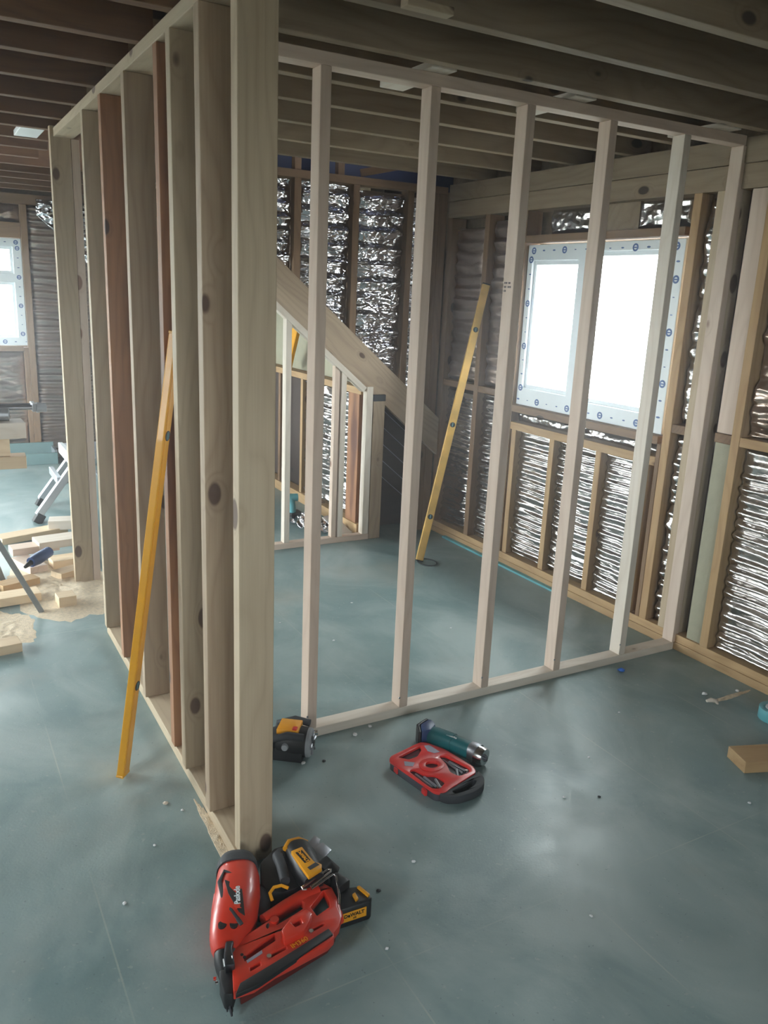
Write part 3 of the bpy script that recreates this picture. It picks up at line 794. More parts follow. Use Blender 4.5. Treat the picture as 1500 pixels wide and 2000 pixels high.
# ------------------------------------------------------------------ floor litter of wood
def block(lab, c, size, rz=0.0, mat='fresh', name='timber_offcut', cat='timber offcut', rx=0.0, ry=0.0, group=None):
    L, w_, h = size
    bm = bmesh.new(); bmbox(bm, -L / 2, L / 2, -w_ / 2, w_ / 2, 0, h, 0.002)
    mw = Matrix.Translation(c) @ Matrix.Rotation(rz, 4, 'Z') @ Matrix.Rotation(ry, 4, 'Y') @ Matrix.Rotation(rx, 4, 'X')
    return tag(mk(name, bm, mat, None, mw), lab, cat, group)
G2 = 'offcuts in the heap by the doorway'
block('square pale offcut block in sawdust, nearest to the partition', (0.548, 4.15, 0.004), (0.085, 0.09, 0.055), 0.08, group=G2)
block('long pale board lying at the left edge behind the grey trestle foot', (0.16, 4.27, 0.004), (0.56, 0.11, 0.045), 0.10, group=G2)
block('short offcut at the left edge, in front of the sawdust', (0.20, 3.69, 0.0), (0.17, 0.095, 0.042), 0.12, group=G2)
block('bright white-topped offcut in the middle of the heap against the partition', (0.66, 5.02, 0.06), (0.30, 0.15, 0.045), 0.15, 'pale2', group=G2)
block('offcut under the bright one, at the foot of the end stud', (0.69, 4.78, 0.004), (0.26, 0.12, 0.05), 0.1, group=G2)
block('pale board propped across the back of the heap', (0.53, 5.36, 0.02), (0.42, 0.12, 0.04), 0.32, 'fresh', group=G2)
block('white offcut at the back of the heap, half behind the end stud', (0.76, 5.40, 0.05), (0.24, 0.12, 0.06), -0.2, 'pale2', group=G2)
block('grey-pink offcut lying crosswise in the middle of the heap', (0.50, 4.98, 0.045), (0.26, 0.11, 0.042), 0.12, 'pale', group=G2)
block('tilted offcut pointing at the camera in the heap', (0.45, 4.80, 0.0), (0.24, 0.10, 0.045), 1.9, 'pale', group=G2)
block('white offcut at the left edge of the heap', (0.20, 4.60, 0.0), (0.28, 0.10, 0.045), 1.4, 'pale2', group=G2)
block('small pale wedge between the offcuts', (0.62, 4.58, 0.004), (0.14, 0.09, 0.04), 0.5, group=G2)
block('brown-ended offcut low at the left of the heap', (0.36, 4.50, 0.0), (0.20, 0.09, 0.045), 0.35, 'frame', group=G2)
block('short brown-ended offcut on the floor at the right edge of the photo', (2.58, 1.585, 0.0), (0.26, 0.11, 0.045), -0.35, 'frame')

def heap(name, lab, cat, c, rx_, ry_, h, seed, mat='sawdust', rings=26, seg=72, kind='stuff'):
    bm = bmesh.new(); R0 = []
    ctr = bm.verts.new((c[0], c[1], h))
    prev = None
    for k in range(1, rings + 1):
        t = k / rings; row = []
        for j in range(seg):
            a = 2 * math.pi * j / seg
            edge = 1 + 0.30 * noise.noise(Vector((math.cos(a) * 1.6 + seed, math.sin(a) * 1.6, 0))) + 0.14 * noise.noise(Vector((math.cos(a) * 6, math.sin(a) * 6 + seed, 2)))
            x = c[0] + rx_ * t * edge * math.cos(a); y = c[1] + ry_ * t * edge * math.sin(a)
            z = h * (1 - t ** 1.6) * (0.55 + 0.9 * abs(noise.noise(Vector((x * 7 + seed, y * 7, 1))))) + 0.010 * (1 - t) * noise.noise(Vector((x * 30, y * 30, seed)))
            z = max(z, 0.0008) if k < rings else 0.0
            row.append(bm.verts.new((x, y, z)))
        for j in range(seg):
            if prev is None: bm.faces.new((ctr, row[j], row[(j + 1) % seg]))
            else: bm.faces.new((prev[j], row[j], row[(j + 1) % seg], prev[(j + 1) % seg]))
        prev = row
    bm.faces.new(list(reversed(prev)))
    o = mk(name, bm, mat, None, Matrix.Identity(4), True)
    return tag(o, lab, cat, None, kind)
heap('sawdust_pile', 'sawdust heaped around the offcuts in the doorway', 'sawdust', (0.56, 4.42), 0.30, 0.50, 0.022, 3)
heap('sawdust_pile', 'thin sawdust on the floor at the left edge', 'sawdust', (0.22, 3.92), 0.16, 0.26, 0.004, 9)
heap('sawdust_line', 'thin line of sawdust along the foot of the treated partition', 'sawdust', (0.655, 2.02), 0.016, 0.26, 0.004, 5)
heap('sawdust_line', 'sawdust trail along the board joint near the window wall plate', 'sawdust', (2.90, 1.999), 0.13, 0.014, 0.006, 6)
tag(tube('debris_scrap', [(2.755, 2.005, .008), (2.775, 1.997, .012), (2.790, 1.982, .010), (2.778, 1.968, .008)], [.007, .013, .011, .005], 'pale2', None, 10, squash=0.7), 'curl of pale debris at the end of the sawdust trail', 'debris')
random.seed(21)
chip_pts = [(2.645, 2.383, 'blue', 0.016), (0.561, 2.286, 'pale2', 0.009), (2.81, 2.06, 'white', 0.012), (1.05, 2.31, 'white', 0.008), (1.30, 2.40, 'white', 0.010), (1.38, 2.43, 'white', 0.008),
            (1.13, 1.70, 'white', 0.006), (2.97, 2.02, 'white', 0.009), (1.75, 1.75, 'white', 0.006), (1.12, 2.29, 'black', 0.007), (0.98, 1.64, 'cord', 0.006), (1.86, 1.70, 'cord', 0.006), (0.60, 2.23, 'white', 0.005),
            (0.48, 2.10, 'white', 0.005), (2.0, 1.9, 'white', 0.005), (2.35, 2.1, 'white', 0.005), (1.6, 3.2, 'white', 0.007), (1.9, 3.6, 'white', 0.006), (2.2, 3.1, 'white', 0.006), (1.45, 3.5, 'white', 0.006),
            (0.9, 1.45, 'white', 0.005), (1.45, 1.30, 'white', 0.005), (0.35, 1.9, 'white', 0.006), (2.3, 1.45, 'white', 0.006)]
where = {0: 'small bright blue plastic cap on the floor before the pale partition'}
for i, (x, y, mt, r) in enumerate(chip_pts):
    bm = bmesh.new(); bmesh.ops.create_icosphere(bm, subdivisions=1, radius=r)
    for v in bm.verts:
        v.co.x *= random.uniform(0.7, 1.6); v.co.z = max(0, v.co.z * 0.5 + r * 0.35)
    o = mk('plastic_cap' if i == 0 else 'debris_chip', bm, mt, None, Matrix.Translation((x, y, 0)) @ Matrix.Rotation(random.uniform(0, 3), 4, 'Z'))
    col = {'white': 'pale', 'pale2': 'pale', 'black': 'black', 'cord': 'dark'}.get(mt, mt)
    tag(o, where.get(i, 'tiny %s wood chip scattered on the green floor' % col if col == 'pale' else 'tiny %s scrap on the green floor' % col), 'debris', None if i == 0 else 'tiny %s scraps scattered over the floor' % col)
    if i: o.name = 'debris_chip'
C = thing('tape_roll', 'pale blue clear tape roll on the floor, cut by the right edge', 'tape roll', (2.90, 1.79, 0))
bm = bmesh.new(); k_ = 28
bmprism(bm, [(2.90 + .062 * math.cos(6.2832 * j / k_), 1.79 + .062 * math.sin(6.2832 * j / k_)) for j in range(k_)], 0, 0.048, [[(2.90 + .038 * math.cos(6.2832 * j / k_), 1.79 + .038 * math.sin(6.2832 * j / k_)) for j in range(k_)]], 0.002)
mk('tape', bm, 'turq', C, Matrix.Identity(4), True)
bm = bmesh.new()
bmprism(bm, [(2.90 + .0375 * math.cos(6.2832 * j / k_), 1.79 + .0375 * math.sin(6.2832 * j / k_)) for j in range(k_)], 0.001, 0.050, [[(2.90 + .034 * math.cos(6.2832 * j / k_), 1.79 + .034 * math.sin(6.2832 * j / k_)) for j in range(k_)]])
mk('core', bm, 'white', C, Matrix.Identity(4), True)
tube_pts = [(2.64 + 0.055 * math.cos(t), 4.02 + 0.07 * math.sin(t), 0.004) for t in [i * 0.35 for i in range(19)]]
tag(tube('cable_loop', tube_pts, 0.004, 'cord'), 'thin dark loop of cable at the foot of the worn level', 'cable')

# ------------------------------------------------------------------ far left things
# low tray of green boards by the far wall
TR = thing('low_tray', 'low green-grey open box by the far left wall', 'box', (0.4, 7.75, 0))
simple('front_board', -0.3, 1.02, 7.66, 7.69, 0.0, 0.10, 'tealbox', TR, .003)
simple('rear_board', -0.3, 1.02, 7.91, 7.93, 0.0, 0.155, 'tealbox', TR, .003)
simple('base_board', -0.3, 1.02, 7.69, 7.91, 0.0, 0.012, 'tealbox', TR)
simple('side_board', 1.0, 1.02, 7.69, 7.91, 0.012, 0.12, 'alu', TR)
# folding work platform
H = thing('work_platform', 'aluminium folding step platform with black feet in the far left room', 'step platform', (0.9, 5.8, 0))
HX0, HX1, HZ = 0.86, 1.75, 0.44
def leg(x0, x1, y0, y1, z1):
    timber('leg', (x0, y0, 0.05), (x1, y1, z1), 0.062, 0.046, 'alu', H, side=(0, 1, 0))
    timber('foot', (x0 - (x1 - x0) * .06, y0 - .004, 0.0), (x0 + (x1 - x0) * .07, y0 + .004, 0.055), 0.072, 0.056, 'black', H, side=(0, 1, 0))
leg(0.62, 0.90, 5.76, 5.80, HZ - .03); leg(0.69, 0.95, 6.20, 6.16, HZ - .03)
leg(2.02, 1.72, 5.76, 5.80, HZ - .03); leg(2.02, 1.72, 6.20, 6.16, HZ - .03)
simple('deck', HX0, HX1, 5.78, 6.18, HZ - 0.03, HZ + 0.02, 'alu', H, .004)
simple('end_cap', HX0 - 0.03, HX0, 5.77, 6.19, HZ - 0.05, HZ + 0.025, 'pvc', H, .004)
timber('rung', (0.77, 5.79, 0.27), (0.77, 6.17, 0.27), 0.03, 0.05, 'alu', H); timber('rung', (1.87, 5.79, 0.27), (1.87, 6.17, 0.27), 0.03, 0.05, 'alu', H)
timber('brace', (0.72, 5.79, 0.20), (1.15, 5.80, 0.44), 0.02, 0.008, 'greypaint', H); timber('brace', (1.90, 5.79, 0.20), (1.50, 5.80, 0.44), 0.02, 0.008, 'greypaint', H)
# chop saw on its stand, cut by the left edge
Q = thing('mitre_saw_stand', 'grey metal saw trestle with splayed legs cut by the left edge', 'trestle', (0.2, 4.2, 0))
timber('leg', (0.425, 4.10, 0.0), (0.13, 4.14, 0.66), 0.035, 0.025, 'greypaint', Q, side=(0, 1, 0))
timber('leg', (-0.45, 4.10, 0.0), (-0.15, 4.14, 0.66), 0.035, 0.025, 'greypaint', Q, side=(0, 1, 0))
timber('leg', (0.30, 4.62, 0.0), (0.13, 4.50, 0.66), 0.035, 0.025, 'greypaint', Q, side=(0, 1, 0))
timber('leg', (-0.45, 4.62, 0.0), (-0.15, 4.50, 0.66), 0.035, 0.025, 'greypaint', Q, side=(0, 1, 0))
timber('cross_rail', (-0.45, 4.14, 0.68), (0.20, 4.14, 0.68), 0.05, 0.05, 'greypaint', Q); timber('cross_rail', (-0.45, 4.50, 0.68), (0.20, 4.50, 0.68), 0.05, 0.05, 'greypaint', Q)
block('thick pale timber end lying on the saw trestle', (0.16, 4.25, 0.858), (0.52, 0.14, 0.075), 0.04, 'pale2', 'timber_beam', 'timber')
block('lower timber on the saw trestle, pointing down right', (0.12, 4.28, 0.7055), (0.60, 0.10, 0.06), -0.05, 'fresh', 'timber_beam', 'timber')
block('spacer timber between the two on the saw trestle', (0.10, 4.28, 0.768), (0.50, 0.10, 0.088), 0.0, 'fresh', 'timber_beam', 'timber')
J = thing('mitre_saw', 'aluminium mitre saw with sliding rail and knob on the trestle', 'saw', (0.1, 4.3, 0.935))
for dy in (0, 0.07): tube('slide_rail', [(-0.25, 4.33 + dy, 0.985), (0.50, 4.33 + dy, 0.985)], 0.012, 'steel', J)
tube('knob', [(0.49, 4.325, 0.985), (0.535, 4.325, 0.985)], [0.026, 0.022], 'grey', J)
simple('rail_clamp', 0.47, 0.49, 4.31, 4.42, 0.965, 1.005, 'grey', J, .004)
tube('motor', [(0.25, 4.29, 0.962), (0.36, 4.27, 0.962)], [0.028, 0.03], 'alu', J)
simple('battery', 0.12, 0.24, 4.24, 4.34, 0.934, 0.972, 'black', J, .006)
simple('battery_stripe', 0.14, 0.2, 4.238, 4.24, 0.940, 0.964, 'yellowd', J)
simple('saw_table', -0.25, 0.3, 4.24, 4.45, 0.934, 0.945, 'alu', J, .002)
# navy drill in the heap
N1 = thing('impact_driver', 'small navy blue cordless driver lying on the offcut heap', 'power tool', (0.49, 4.66, 0.06))
tube('body', [(0.44, 4.60, 0.10), (0.48, 4.64, 0.105), (0.55, 4.74, 0.105)], [0.028, 0.034, 0.03], 'navyp', N1)
tube('handle', [(0.52, 4.70, 0.10), (0.47, 4.72, 0.07)], [0.024, 0.02], 'navyp', N1)
tube('bit_holder', [(0.44, 4.60, 0.10), (0.405, 4.56, 0.09)], [0.016, 0.009], 'black', N1)
# things glimpsed through the doorway of the treated partition
F1 = thing('tool_stand', 'dark upright tool with bright blue band seen through the treated partition', 'tool', (1.36, 7.1, 0))
tube('column', [(1.33, 7.1, 0.02), (1.33, 7.1, 0.86)], 0.03, 'greypaint', F1)
for z, h, mt, r in [(0.83, 0.05, 'black', 0.05), (0.60, 0.04, 'black', 0.055), (0.40, 0.10, 'black', 0.06), (0.455, 0.035, 'blue', 0.064), (0.30, 0.06, 'black', 0.06), (0.12, 0.06, 'black', 0.06)]:
    tube('band', [(1.33, 7.1, z), (1.33, 7.1, z + h)], r, mt, F1, 16)
simple('base', 1.24, 1.42, 7.0, 7.2, 0, 0.02, 'alu', F1, .004)

# ------------------------------------------------------------------ red nail gun (foreground)
NG = thing('nail_gun', 'orange-red cordless nail gun lying on its side at the foot of the near post', 'nail gun', (0.62, 1.62, 0))
# motor housing: loft along its axis
ax = [(0.519, 1.566, .044, .030), (0.528, 1.588, .046, .040), (0.535, 1.604, .048, .045), (0.548, 1.622, .052, .052), (0.570, 1.658, .055, .058), (0.598, 1.712, .056, .060), (0.622, 1.775, .056, .058), (0.634, 1.815, .055, .052)]
ID = Matrix.Identity(4)
def loft(name, secs, mat, parent, seg=28, expo=2.6, flat=1.0):
    bm = bmesh.new(); rings = []
    for i, (x, y, z, r) in enumerate(secs):
        p = Vector((x, y, z)); a = Vector(secs[max(0, i - 1)][:3]); b = Vector(secs[min(len(secs) - 1, i + 1)][:3])
        t = (b - a).normalized(); s = t.cross(Vector((0, 0, 1))).normalized(); u = s.cross(t)
        ring = []
        for j in range(seg):
            q = 2 * math.pi * j / seg; c, d = math.cos(q), math.sin(q)
            e = 2 / expo
            ring.append(bm.verts.new(p + s * r * math.copysign(abs(c) ** e, c) + u * min(r * flat, p.z - 0.001 if d < 0 else 9) * math.copysign(abs(d) ** e, d)))
        rings.append(ring)
    for A_, B_ in zip(rings, rings[1:]):
        for j in range(seg): bm.faces.new((A_[j], A_[(j + 1) % seg], B_[(j + 1) % seg], B_[j]))
    bm.faces.new(list(reversed(rings[0]))); bm.faces.new(rings[-1])
    bmesh.ops.recalc_face_normals(bm, faces=bm.faces)
    return mk(name, bm, mat, parent, ID, True)
loft('motor_housing', ax, 'red', NG, flat=0.95)
loft('filter_cap', [(0.631, 1.805, .056, .057), (0.638, 1.828, .055, .056), (0.645, 1.846, .052, .050), (0.649, 1.858, .048, .038)], 'rubber', NG, flat=0.95)
loft('side_grip', [(0.640, 1.640, .045, .014), (0.655, 1.675, .05, .018), (0.664, 1.715, .05, .018), (0.664, 1.750, .05, .010)], 'rubber', NG)
loft('housing_ridge', [(0.508, 1.622, .035, .012), (0.525, 1.66, .04, .014), (0.545, 1.72, .04, .014), (0.565, 1.775, .04, .010)], 'red', NG)
prism('badge_panel', [(0.574, 1.742), (0.596, 1.712), (0.603, 1.690), (0.578, 1.600), (0.569, 1.620), (0.566, 1.690)], 0.1075, 0.1115, 'black', NG, bev=.001)
for nm, pts in [('badge_stripe', [(0.632, 1.770, .103), (0.615, 1.738, .109), (0.585, 1.778, .1075), (0.562, 1.748, .105), (0.552, 1.690, .104), (0.556, 1.64, .104), (0.566, 1.590, .096)])]:
    tube(nm, pts, 0.0055, 'rubber', NG, 8, squash=0.5)
bd = frame_mat((0.584, 1.672, 0.1125), (0.33, 1.0, 0), (0, 0, 1))
text('brand_text', 'Paslode', 0.021, 'pvc', NG, bd, bold=0.0004)
bd2 = frame_mat((0.571, 1.634, 0.1125), (0.33, 1.0, 0), (0, 0, 1))
prism('brand_mark', [(0.562, 1.640), (0.568, 1.646), (0.572, 1.640), (0.582, 1.641), (0.576, 1.632), (0.578, 1.625), (0.570, 1.629), (0.562, 1.627), (0.566, 1.634)], 0.1117, 0.1128, 'red', NG)
for c in ((0.524, 1.613), (0.549, 1.601)):
    tube('housing_opening', [(c[0], c[1], 0.078), (c[0] + .001, c[1], 0.0955)], 0.0105, 'black', NG, 14)
loft('nose_base', [(0.503, 1.515, .032, .018), (0.509, 1.535, .036, .025), (0.515, 1.555, .040, .029), (0.519, 1.567, .043, .0295)], 'black', NG)
prism('nose_bar', [(0.519, 1.572), (0.538, 1.566), (0.526, 1.545), (0.516, 1.495), (0.494, 1.502), (0.502, 1.535)], 0.055, 0.082, 'dsteel', NG, bev=.004)
for dx in (-.011, .0095):
    tube('nose_edge', [(0.507 + dx, 1.522, .081), (0.503 + dx, 1.500, .079)], 0.0018, 'chrome', NG, 8)
prism('contact_tip', [(0.486, 1.520), (0.516, 1.512), (0.506, 1.462), (0.492, 1.440), (0.474, 1.448), (0.477, 1.49)], 0.012, 0.058, 'black', NG, bev=.005)
for c in ((0.482, 1.452), (0.492, 1.447), (0.487, 1.436)):
    tube('spur', [(c[0], c[1] + .012, 0.022), (c[0] - .003, c[1] - 0.010, 0.012)], [0.0055, 0.002], 'dsteel', NG, 8)
for k in range(2): tube('red_pin', [(0.474, 1.492 + .014 * k, 0.05), (0.468, 1.494 + .014 * k, 0.05)], 0.004, 'red' if k else 'chrome', NG, 8)
# magazine plate with openings, handle and frame
outer = [(0.492, 1.438), (0.528, 1.558), (0.556, 1.580), (0.640, 1.606), (0.70, 1.646), (0.745, 1.664), (0.790, 1.676), (0.822, 1.668), (0.836, 1.640), (0.832, 1.600), (0.818, 1.572), (0.812, 1.535), (0.792, 1.508), (0.770, 1.494), (0.766, 1.482), (0.742, 1.470), (0.648, 1.456), (0.600, 1.450), (0.540, 1.434)]
hole1 = [(0.650, 1.606), (0.742, 1.634), (0.748, 1.622), (0.735, 1.604), (0.700, 1.594), (0.655, 1.583)]
hole2 = [(0.756, 1.600), (0.812, 1.640), (0.808, 1.600), (0.800, 1.580), (0.758, 1.566)]
slotA = [(0.549, 1.487), (0.577, 1.492), (0.575, 1.482), (0.546, 1.476)]
slotB = [(0.546, 1.522), (0.640, 1.560), (0.636, 1.538), (0.545, 1.510)]
slotC = [(0.598, 1.500), (0.650, 1.510), (0.648, 1.500), (0.598, 1.491)]
slotD = [(0.726, 1.531), (0.762, 1.537), (0.764, 1.529), (0.725, 1.522)]
prism('magazine', outer, 0.042, 0.066, 'red', NG, [hole1, hole2, slotA, slotB, slotC, slotD], bev=.003)
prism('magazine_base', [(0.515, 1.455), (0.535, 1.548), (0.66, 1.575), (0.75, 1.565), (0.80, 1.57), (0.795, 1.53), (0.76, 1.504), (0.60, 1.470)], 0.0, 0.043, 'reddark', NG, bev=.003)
prism('nail_rail', [(0.492, 1.424), (0.512, 1.450), (0.60, 1.469), (0.763, 1.509), (0.765, 1.487), (0.600, 1.442), (0.55, 1.428)], 0.058, 0.071, 'black', NG, bev=.002)
prism('label_plate', [(0.548, 1.508), (0.592, 1.521), (0.590, 1.512), (0.548, 1.500)], 0.066, 0.0672, 'label', NG)
prism('latch_block', [(0.650, 1.543), (0.690, 1.572), (0.735, 1.580), (0.742, 1.560), (0.724, 1.538), (0.700, 1.516), (0.645, 1.510)], 0.062, 0.085, 'red', NG, [[(0.682, 1.553), (0.708, 1.558), (0.706, 1.540), (0.686, 1.536)]], bev=.004)
tube('handle_tube', [(0.634, 1.618, .055), (0.70, 1.636, .058), (0.76, 1.652, .058), (0.80, 1.655, .055)], [0.017, 0.018, 0.018, 0.020], 'red', NG, 18)
loft('trigger', [(0.622, 1.596, .05, .012), (0.634, 1.588, .052, .016), (0.645, 1.584, .05, .010)], 'black', NG)
tube('trigger_pivot', [(0.655, 1.597, .04), (0.655, 1.597, .071)], 0.011, 'red', NG)
for (x, y) in [(0.6, 1.495), (0.722, 1.522)]:
    tube('screw_head', [(x, y, .066), (x, y, .070)], 0.006, 'chrome', NG, 10); 
for (x, y) in [(0.548, 1.520), (0.76, 1.64), (0.806, 1.66), (0.545, 1.480 + .05)]:
    tube('screw_hole', [(x, y, .0655), (x, y, .0668)], 0.004, 'black', NG, 10)
text('model_text', 'IM360', 0.019, 'yellowd', NG, frame_mat((0.682, 1.503, 0.0668), (0.72, 0.14, 0), (0, 0, 1)))
tube('rib', [(0.826, 1.63, .05), (0.822, 1.58, .05), (0.808, 1.54, .05)], 0.013, 'red', NG)
# bright wire rafter hook
tube('belt_hook', [(0.757, 1.628, .098), (0.747, 1.632, .098), (0.747, 1.640, .098), (0.838, 1.672, .098), (0.845, 1.668, .098), (0.842, 1.662, .098), (0.772, 1.637, .094), (0.772, 1.633, .09), (0.846, 1.656, .092), (0.852, 1.650, .088), (0.838, 1.60, .070), (0.828, 1.580, .060)], 0.0032, 'chrome', NG, 10)

# ------------------------------------------------------------------ yellow and black nailer behind it
DW = thing('cordless_nailer', 'black and yellow cordless tool behind the red nail gun, against the near post', 'power tool', (0.80, 1.72, 0))
prism('housing', [(0.672, 1.735), (0.700, 1.816), (0.755, 1.853), (0.808, 1.856), (0.855, 1.831), (0.868, 1.757), (0.880, 1.715), (0.872, 1.655), (0.828, 1.682), (0.712, 1.676), (0.675, 1.70)], 0.0, 0.070, 'black', DW, bev=.010)
loft('motor_body', [(0.790, 1.655, .085, .030), (0.790, 1.69, .088, .036), (0.795, 1.74, .088, .038), (0.800, 1.785, .088, .036), (0.804, 1.805, .085, .028)], 'black', DW)
loft('handle_loop', [(0.722, 1.690, .09, .013), (0.735, 1.75, .095, .014), (0.742, 1.79, .09, .015), (0.758, 1.812, .08, .013), (0.778, 1.80, .07, .012)], 'rubber', DW)
loft('grip', [(0.825, 1.69, .075, .026), (0.850, 1.705, .078, .026), (0.868, 1.69, .06, .020)], 'black', DW)
prism('yellow_panel', [(0.762, 1.748), (0.797, 1.752), (0.800, 1.70), (0.802, 1.682), (0.816, 1.664), (0.808, 1.648), (0.764, 1.634), (0.762, 1.69)], 0.118, 0.130, 'yellowd', DW, bev=.003)
prism('badge', [(0.770, 1.735), (0.790, 1.737), (0.794, 1.690), (0.776, 1.686)], 0.1298, 0.1308, 'black', DW)
text('brand_text', 'DeWALT', 0.013, 'yellowd', DW, frame_mat((0.7825, 1.712, 0.1315), (0.10, -1.0, 0), (0, 0, 1)), bold=.0003)
prism('vent', [(0.775, 1.667), (0.803, 1.676), (0.808, 1.663), (0.778, 1.655)], 0.1295, 0.1308, 'rubber', DW)
loft('orange_cap', [(0.764, 1.790, .105, .008), (0.784, 1.808, .108, .009), (0.810, 1.806, .108, .009), (0.830, 1.788, .105, .007)], 'yellowd', DW)
prism('guide_plate', [(0.850, 1.822), (0.868, 1.862), (0.897, 1.884), (0.905, 1.860), (0.893, 1.846), (0.906, 1.842), (0.914, 1.803), (0.872, 1.776), (0.858, 1.782)], 0.040, 0.044, 'steel', DW, bev=.001)
tube('trigger_guard', [(0.672, 1.655, .075), (0.672, 1.672, .085), (0.688, 1.684, .088), (0.708, 1.682, .088), (0.722, 1.668, .085)], 0.0045, 'yellowd', DW, 8)
BT = prism('battery', [(0.818, 1.560), (0.838, 1.600), (0.845, 1.622), (0.872, 1.628), (0.905, 1.618), (0.918, 1.600), (0.918, 1.566), (0.908, 1.556)], 0.0, 0.062, 'black', DW, bev=.006)
prism('battery_shoulder', [(0.843, 1.612), (0.843, 1.665), (0.864, 1.672), (0.884, 1.626)], 0.0, 0.085, 'black', DW, bev=.006)
bx = Vector((0.908 - 0.806, 1.556 - 1.560, 0)).normalized()
bn = Vector((bx.y, -bx.x, 0))
lbm = frame_mat(Vector((0.860, 1.5578, 0.034)) + bn * 0.0012, bx, bn)
bm = bmesh.new(); bmbox(bm, -.036, .036, -.014, .014, -.001, .001, .0008); mk('battery_label', bm, 'yellowd', DW, lbm)
text('brand_text', 'DeWALT', 0.0145, 'black', DW, frame_mat(Vector((0.860, 1.5578, 0.038)) + bn * 0.0027, bx, bn), bold=.0003)
text('brand_text', 'XR', 0.008, 'black', DW, frame_mat(Vector((0.862, 1.5578, 0.0265)) + bn * 0.0027, bx, bn))
prism('release_button', [(0.872, 1.592), (0.882, 1.595), (0.880, 1.572), (0.870, 1.568)], 0.060, 0.068, 'yellowd', DW, bev=.001)
prism('yellow_edge', [(0.896, 1.612), (0.904, 1.613), (0.914, 1.572), (0.906, 1.568)], 0.058, 0.068, 'yellowd', DW, bev=.001)

# ------------------------------------------------------------------ red bit set case
CS = thing('bit_set_case', 'flat red plastic bit set case with clear windows and grey carry handle', 'tool case', (1.43, 2.03, 0))
def rnd(pts, r, n=4):
    out = []; N = len(pts)
    for i in range(N):
        p = Vector((*pts[i], 0)); a = Vector((*pts[i - 1], 0)); b = Vector((*pts[(i + 1) % N], 0))
        rr = min(r, (a - p).length / 2.2, (b - p).length / 2.2)
        u = p + (a - p).normalized() * rr; v = p + (b - p).normalized() * rr
        for k in range(n + 1):
            t = k / n; q = u * (1 - t) ** 2 + p * 2 * t * (1 - t) + v * t * t
            out.append((q.x, q.y))
    return out
redo = rnd([(1.302, 2.150), (1.320, 2.170), (1.462, 2.204), (1.484, 2.192), (1.520, 2.125), (1.548, 1.990), (1.537, 1.957), (1.406, 1.918), (1.372, 1.903), (1.344, 1.920)], .014)
win1 = rnd([(1.340, 2.152), (1.450, 2.182), (1.440, 2.158), (1.405, 2.128), (1.368, 2.124)], .008)
win2 = rnd([(1.474, 2.098), (1.496, 2.092), (1.530, 1.996), (1.520, 1.970), (1.470, 1.962), (1.455, 1.995), (1.472, 2.045)], .012)
win3 = rnd([(1.330, 2.062), (1.352, 2.068), (1.368, 2.020), (1.400, 2.004), (1.410, 1.955), (1.370, 1.930), (1.346, 1.946)], .012)
hub = [(1.421 + .024 * math.cos(6.2832 * j / 20), 2.060 + .020 * math.sin(6.2832 * j / 20)) for j in range(20)]
prism('lid', redo, 0.026, 0.036, 'redc', CS, [win1, win2, win3, hub], bev=.002)
prism('tray', rnd([(1.304, 2.148), (1.322, 2.168), (1.462, 2.202), (1.482, 2.190), (1.518, 2.124), (1.545, 1.990), (1.534, 1.958), (1.406, 1.920), (1.374, 1.906), (1.346, 1.922)], .014), 0.0, 0.0255, 'trans', CS, bev=.002)
hd = rnd([(1.352, 1.915), (1.406, 1.917), (1.537, 1.956), (1.552, 1.970), (1.548, 1.925), (1.520, 1.888), (1.470, 1.868), (1.405, 1.868), (1.368, 1.885)], .03, 6)
hs_ = rnd([(1.400, 1.904), (1.455, 1.916), (1.503, 1.930), (1.510, 1.918), (1.490, 1.902), (1.450, 1.889), (1.405, 1.888)], .012)
prism('carry_handle', hd, 0.004, 0.034, 'rubber', CS, [hs_], bev=.004)
bm = bmesh.new(); bmprism(bm, [(1.421 + .045 * math.cos(6.2832 * j / 28), 2.060 + .040 * math.sin(6.2832 * j / 28)) for j in range(28)], 0.036, 0.0385, [hub], .001); mk('hub_ring', bm, 'redc', CS, ID, True)
for (x, y, z, dx, dy) in [(1.488, 2.03, .0285, -.010, .050), (1.506, 2.015, .0285, -.012, .046), (1.480, 1.99, .0285, .012, .020), (1.352, 2.00, .0285, -.006, .045), (1.368, 1.985, .0285, -.004, .034), (1.386, 1.965, .0285, .006, .025)]:
    bt = tube('drill_bit', [(x - dx, y - dy, z), (x + dx, y + dy, z)], 0.0042, 'steel', CS, 8)
for (x, y) in [(1.370, 1.945), (1.382, 1.938), (1.514, 1.985)]:
    tube('socket', [(x, y, .0275), (x, y, .034)], 0.0055, 'chrome', CS, 10)
prism('label_sticker', [(1.345, 2.120), (1.375, 2.098), (1.358, 2.080), (1.334, 2.095)], 0.036, 0.0368, 'label', CS)
prism('label_sticker', [(1.462, 2.175), (1.482, 2.172), (1.492, 2.118), (1.470, 2.118), (1.455, 2.140)], 0.036, 0.0368, 'label', CS)
for (x, y) in [(1.318, 2.115), (1.338, 1.965)]: simple('hinge_lug', x - .010, x, y - .012, y + .012, 0.004, 0.024, 'redc', CS, .002)

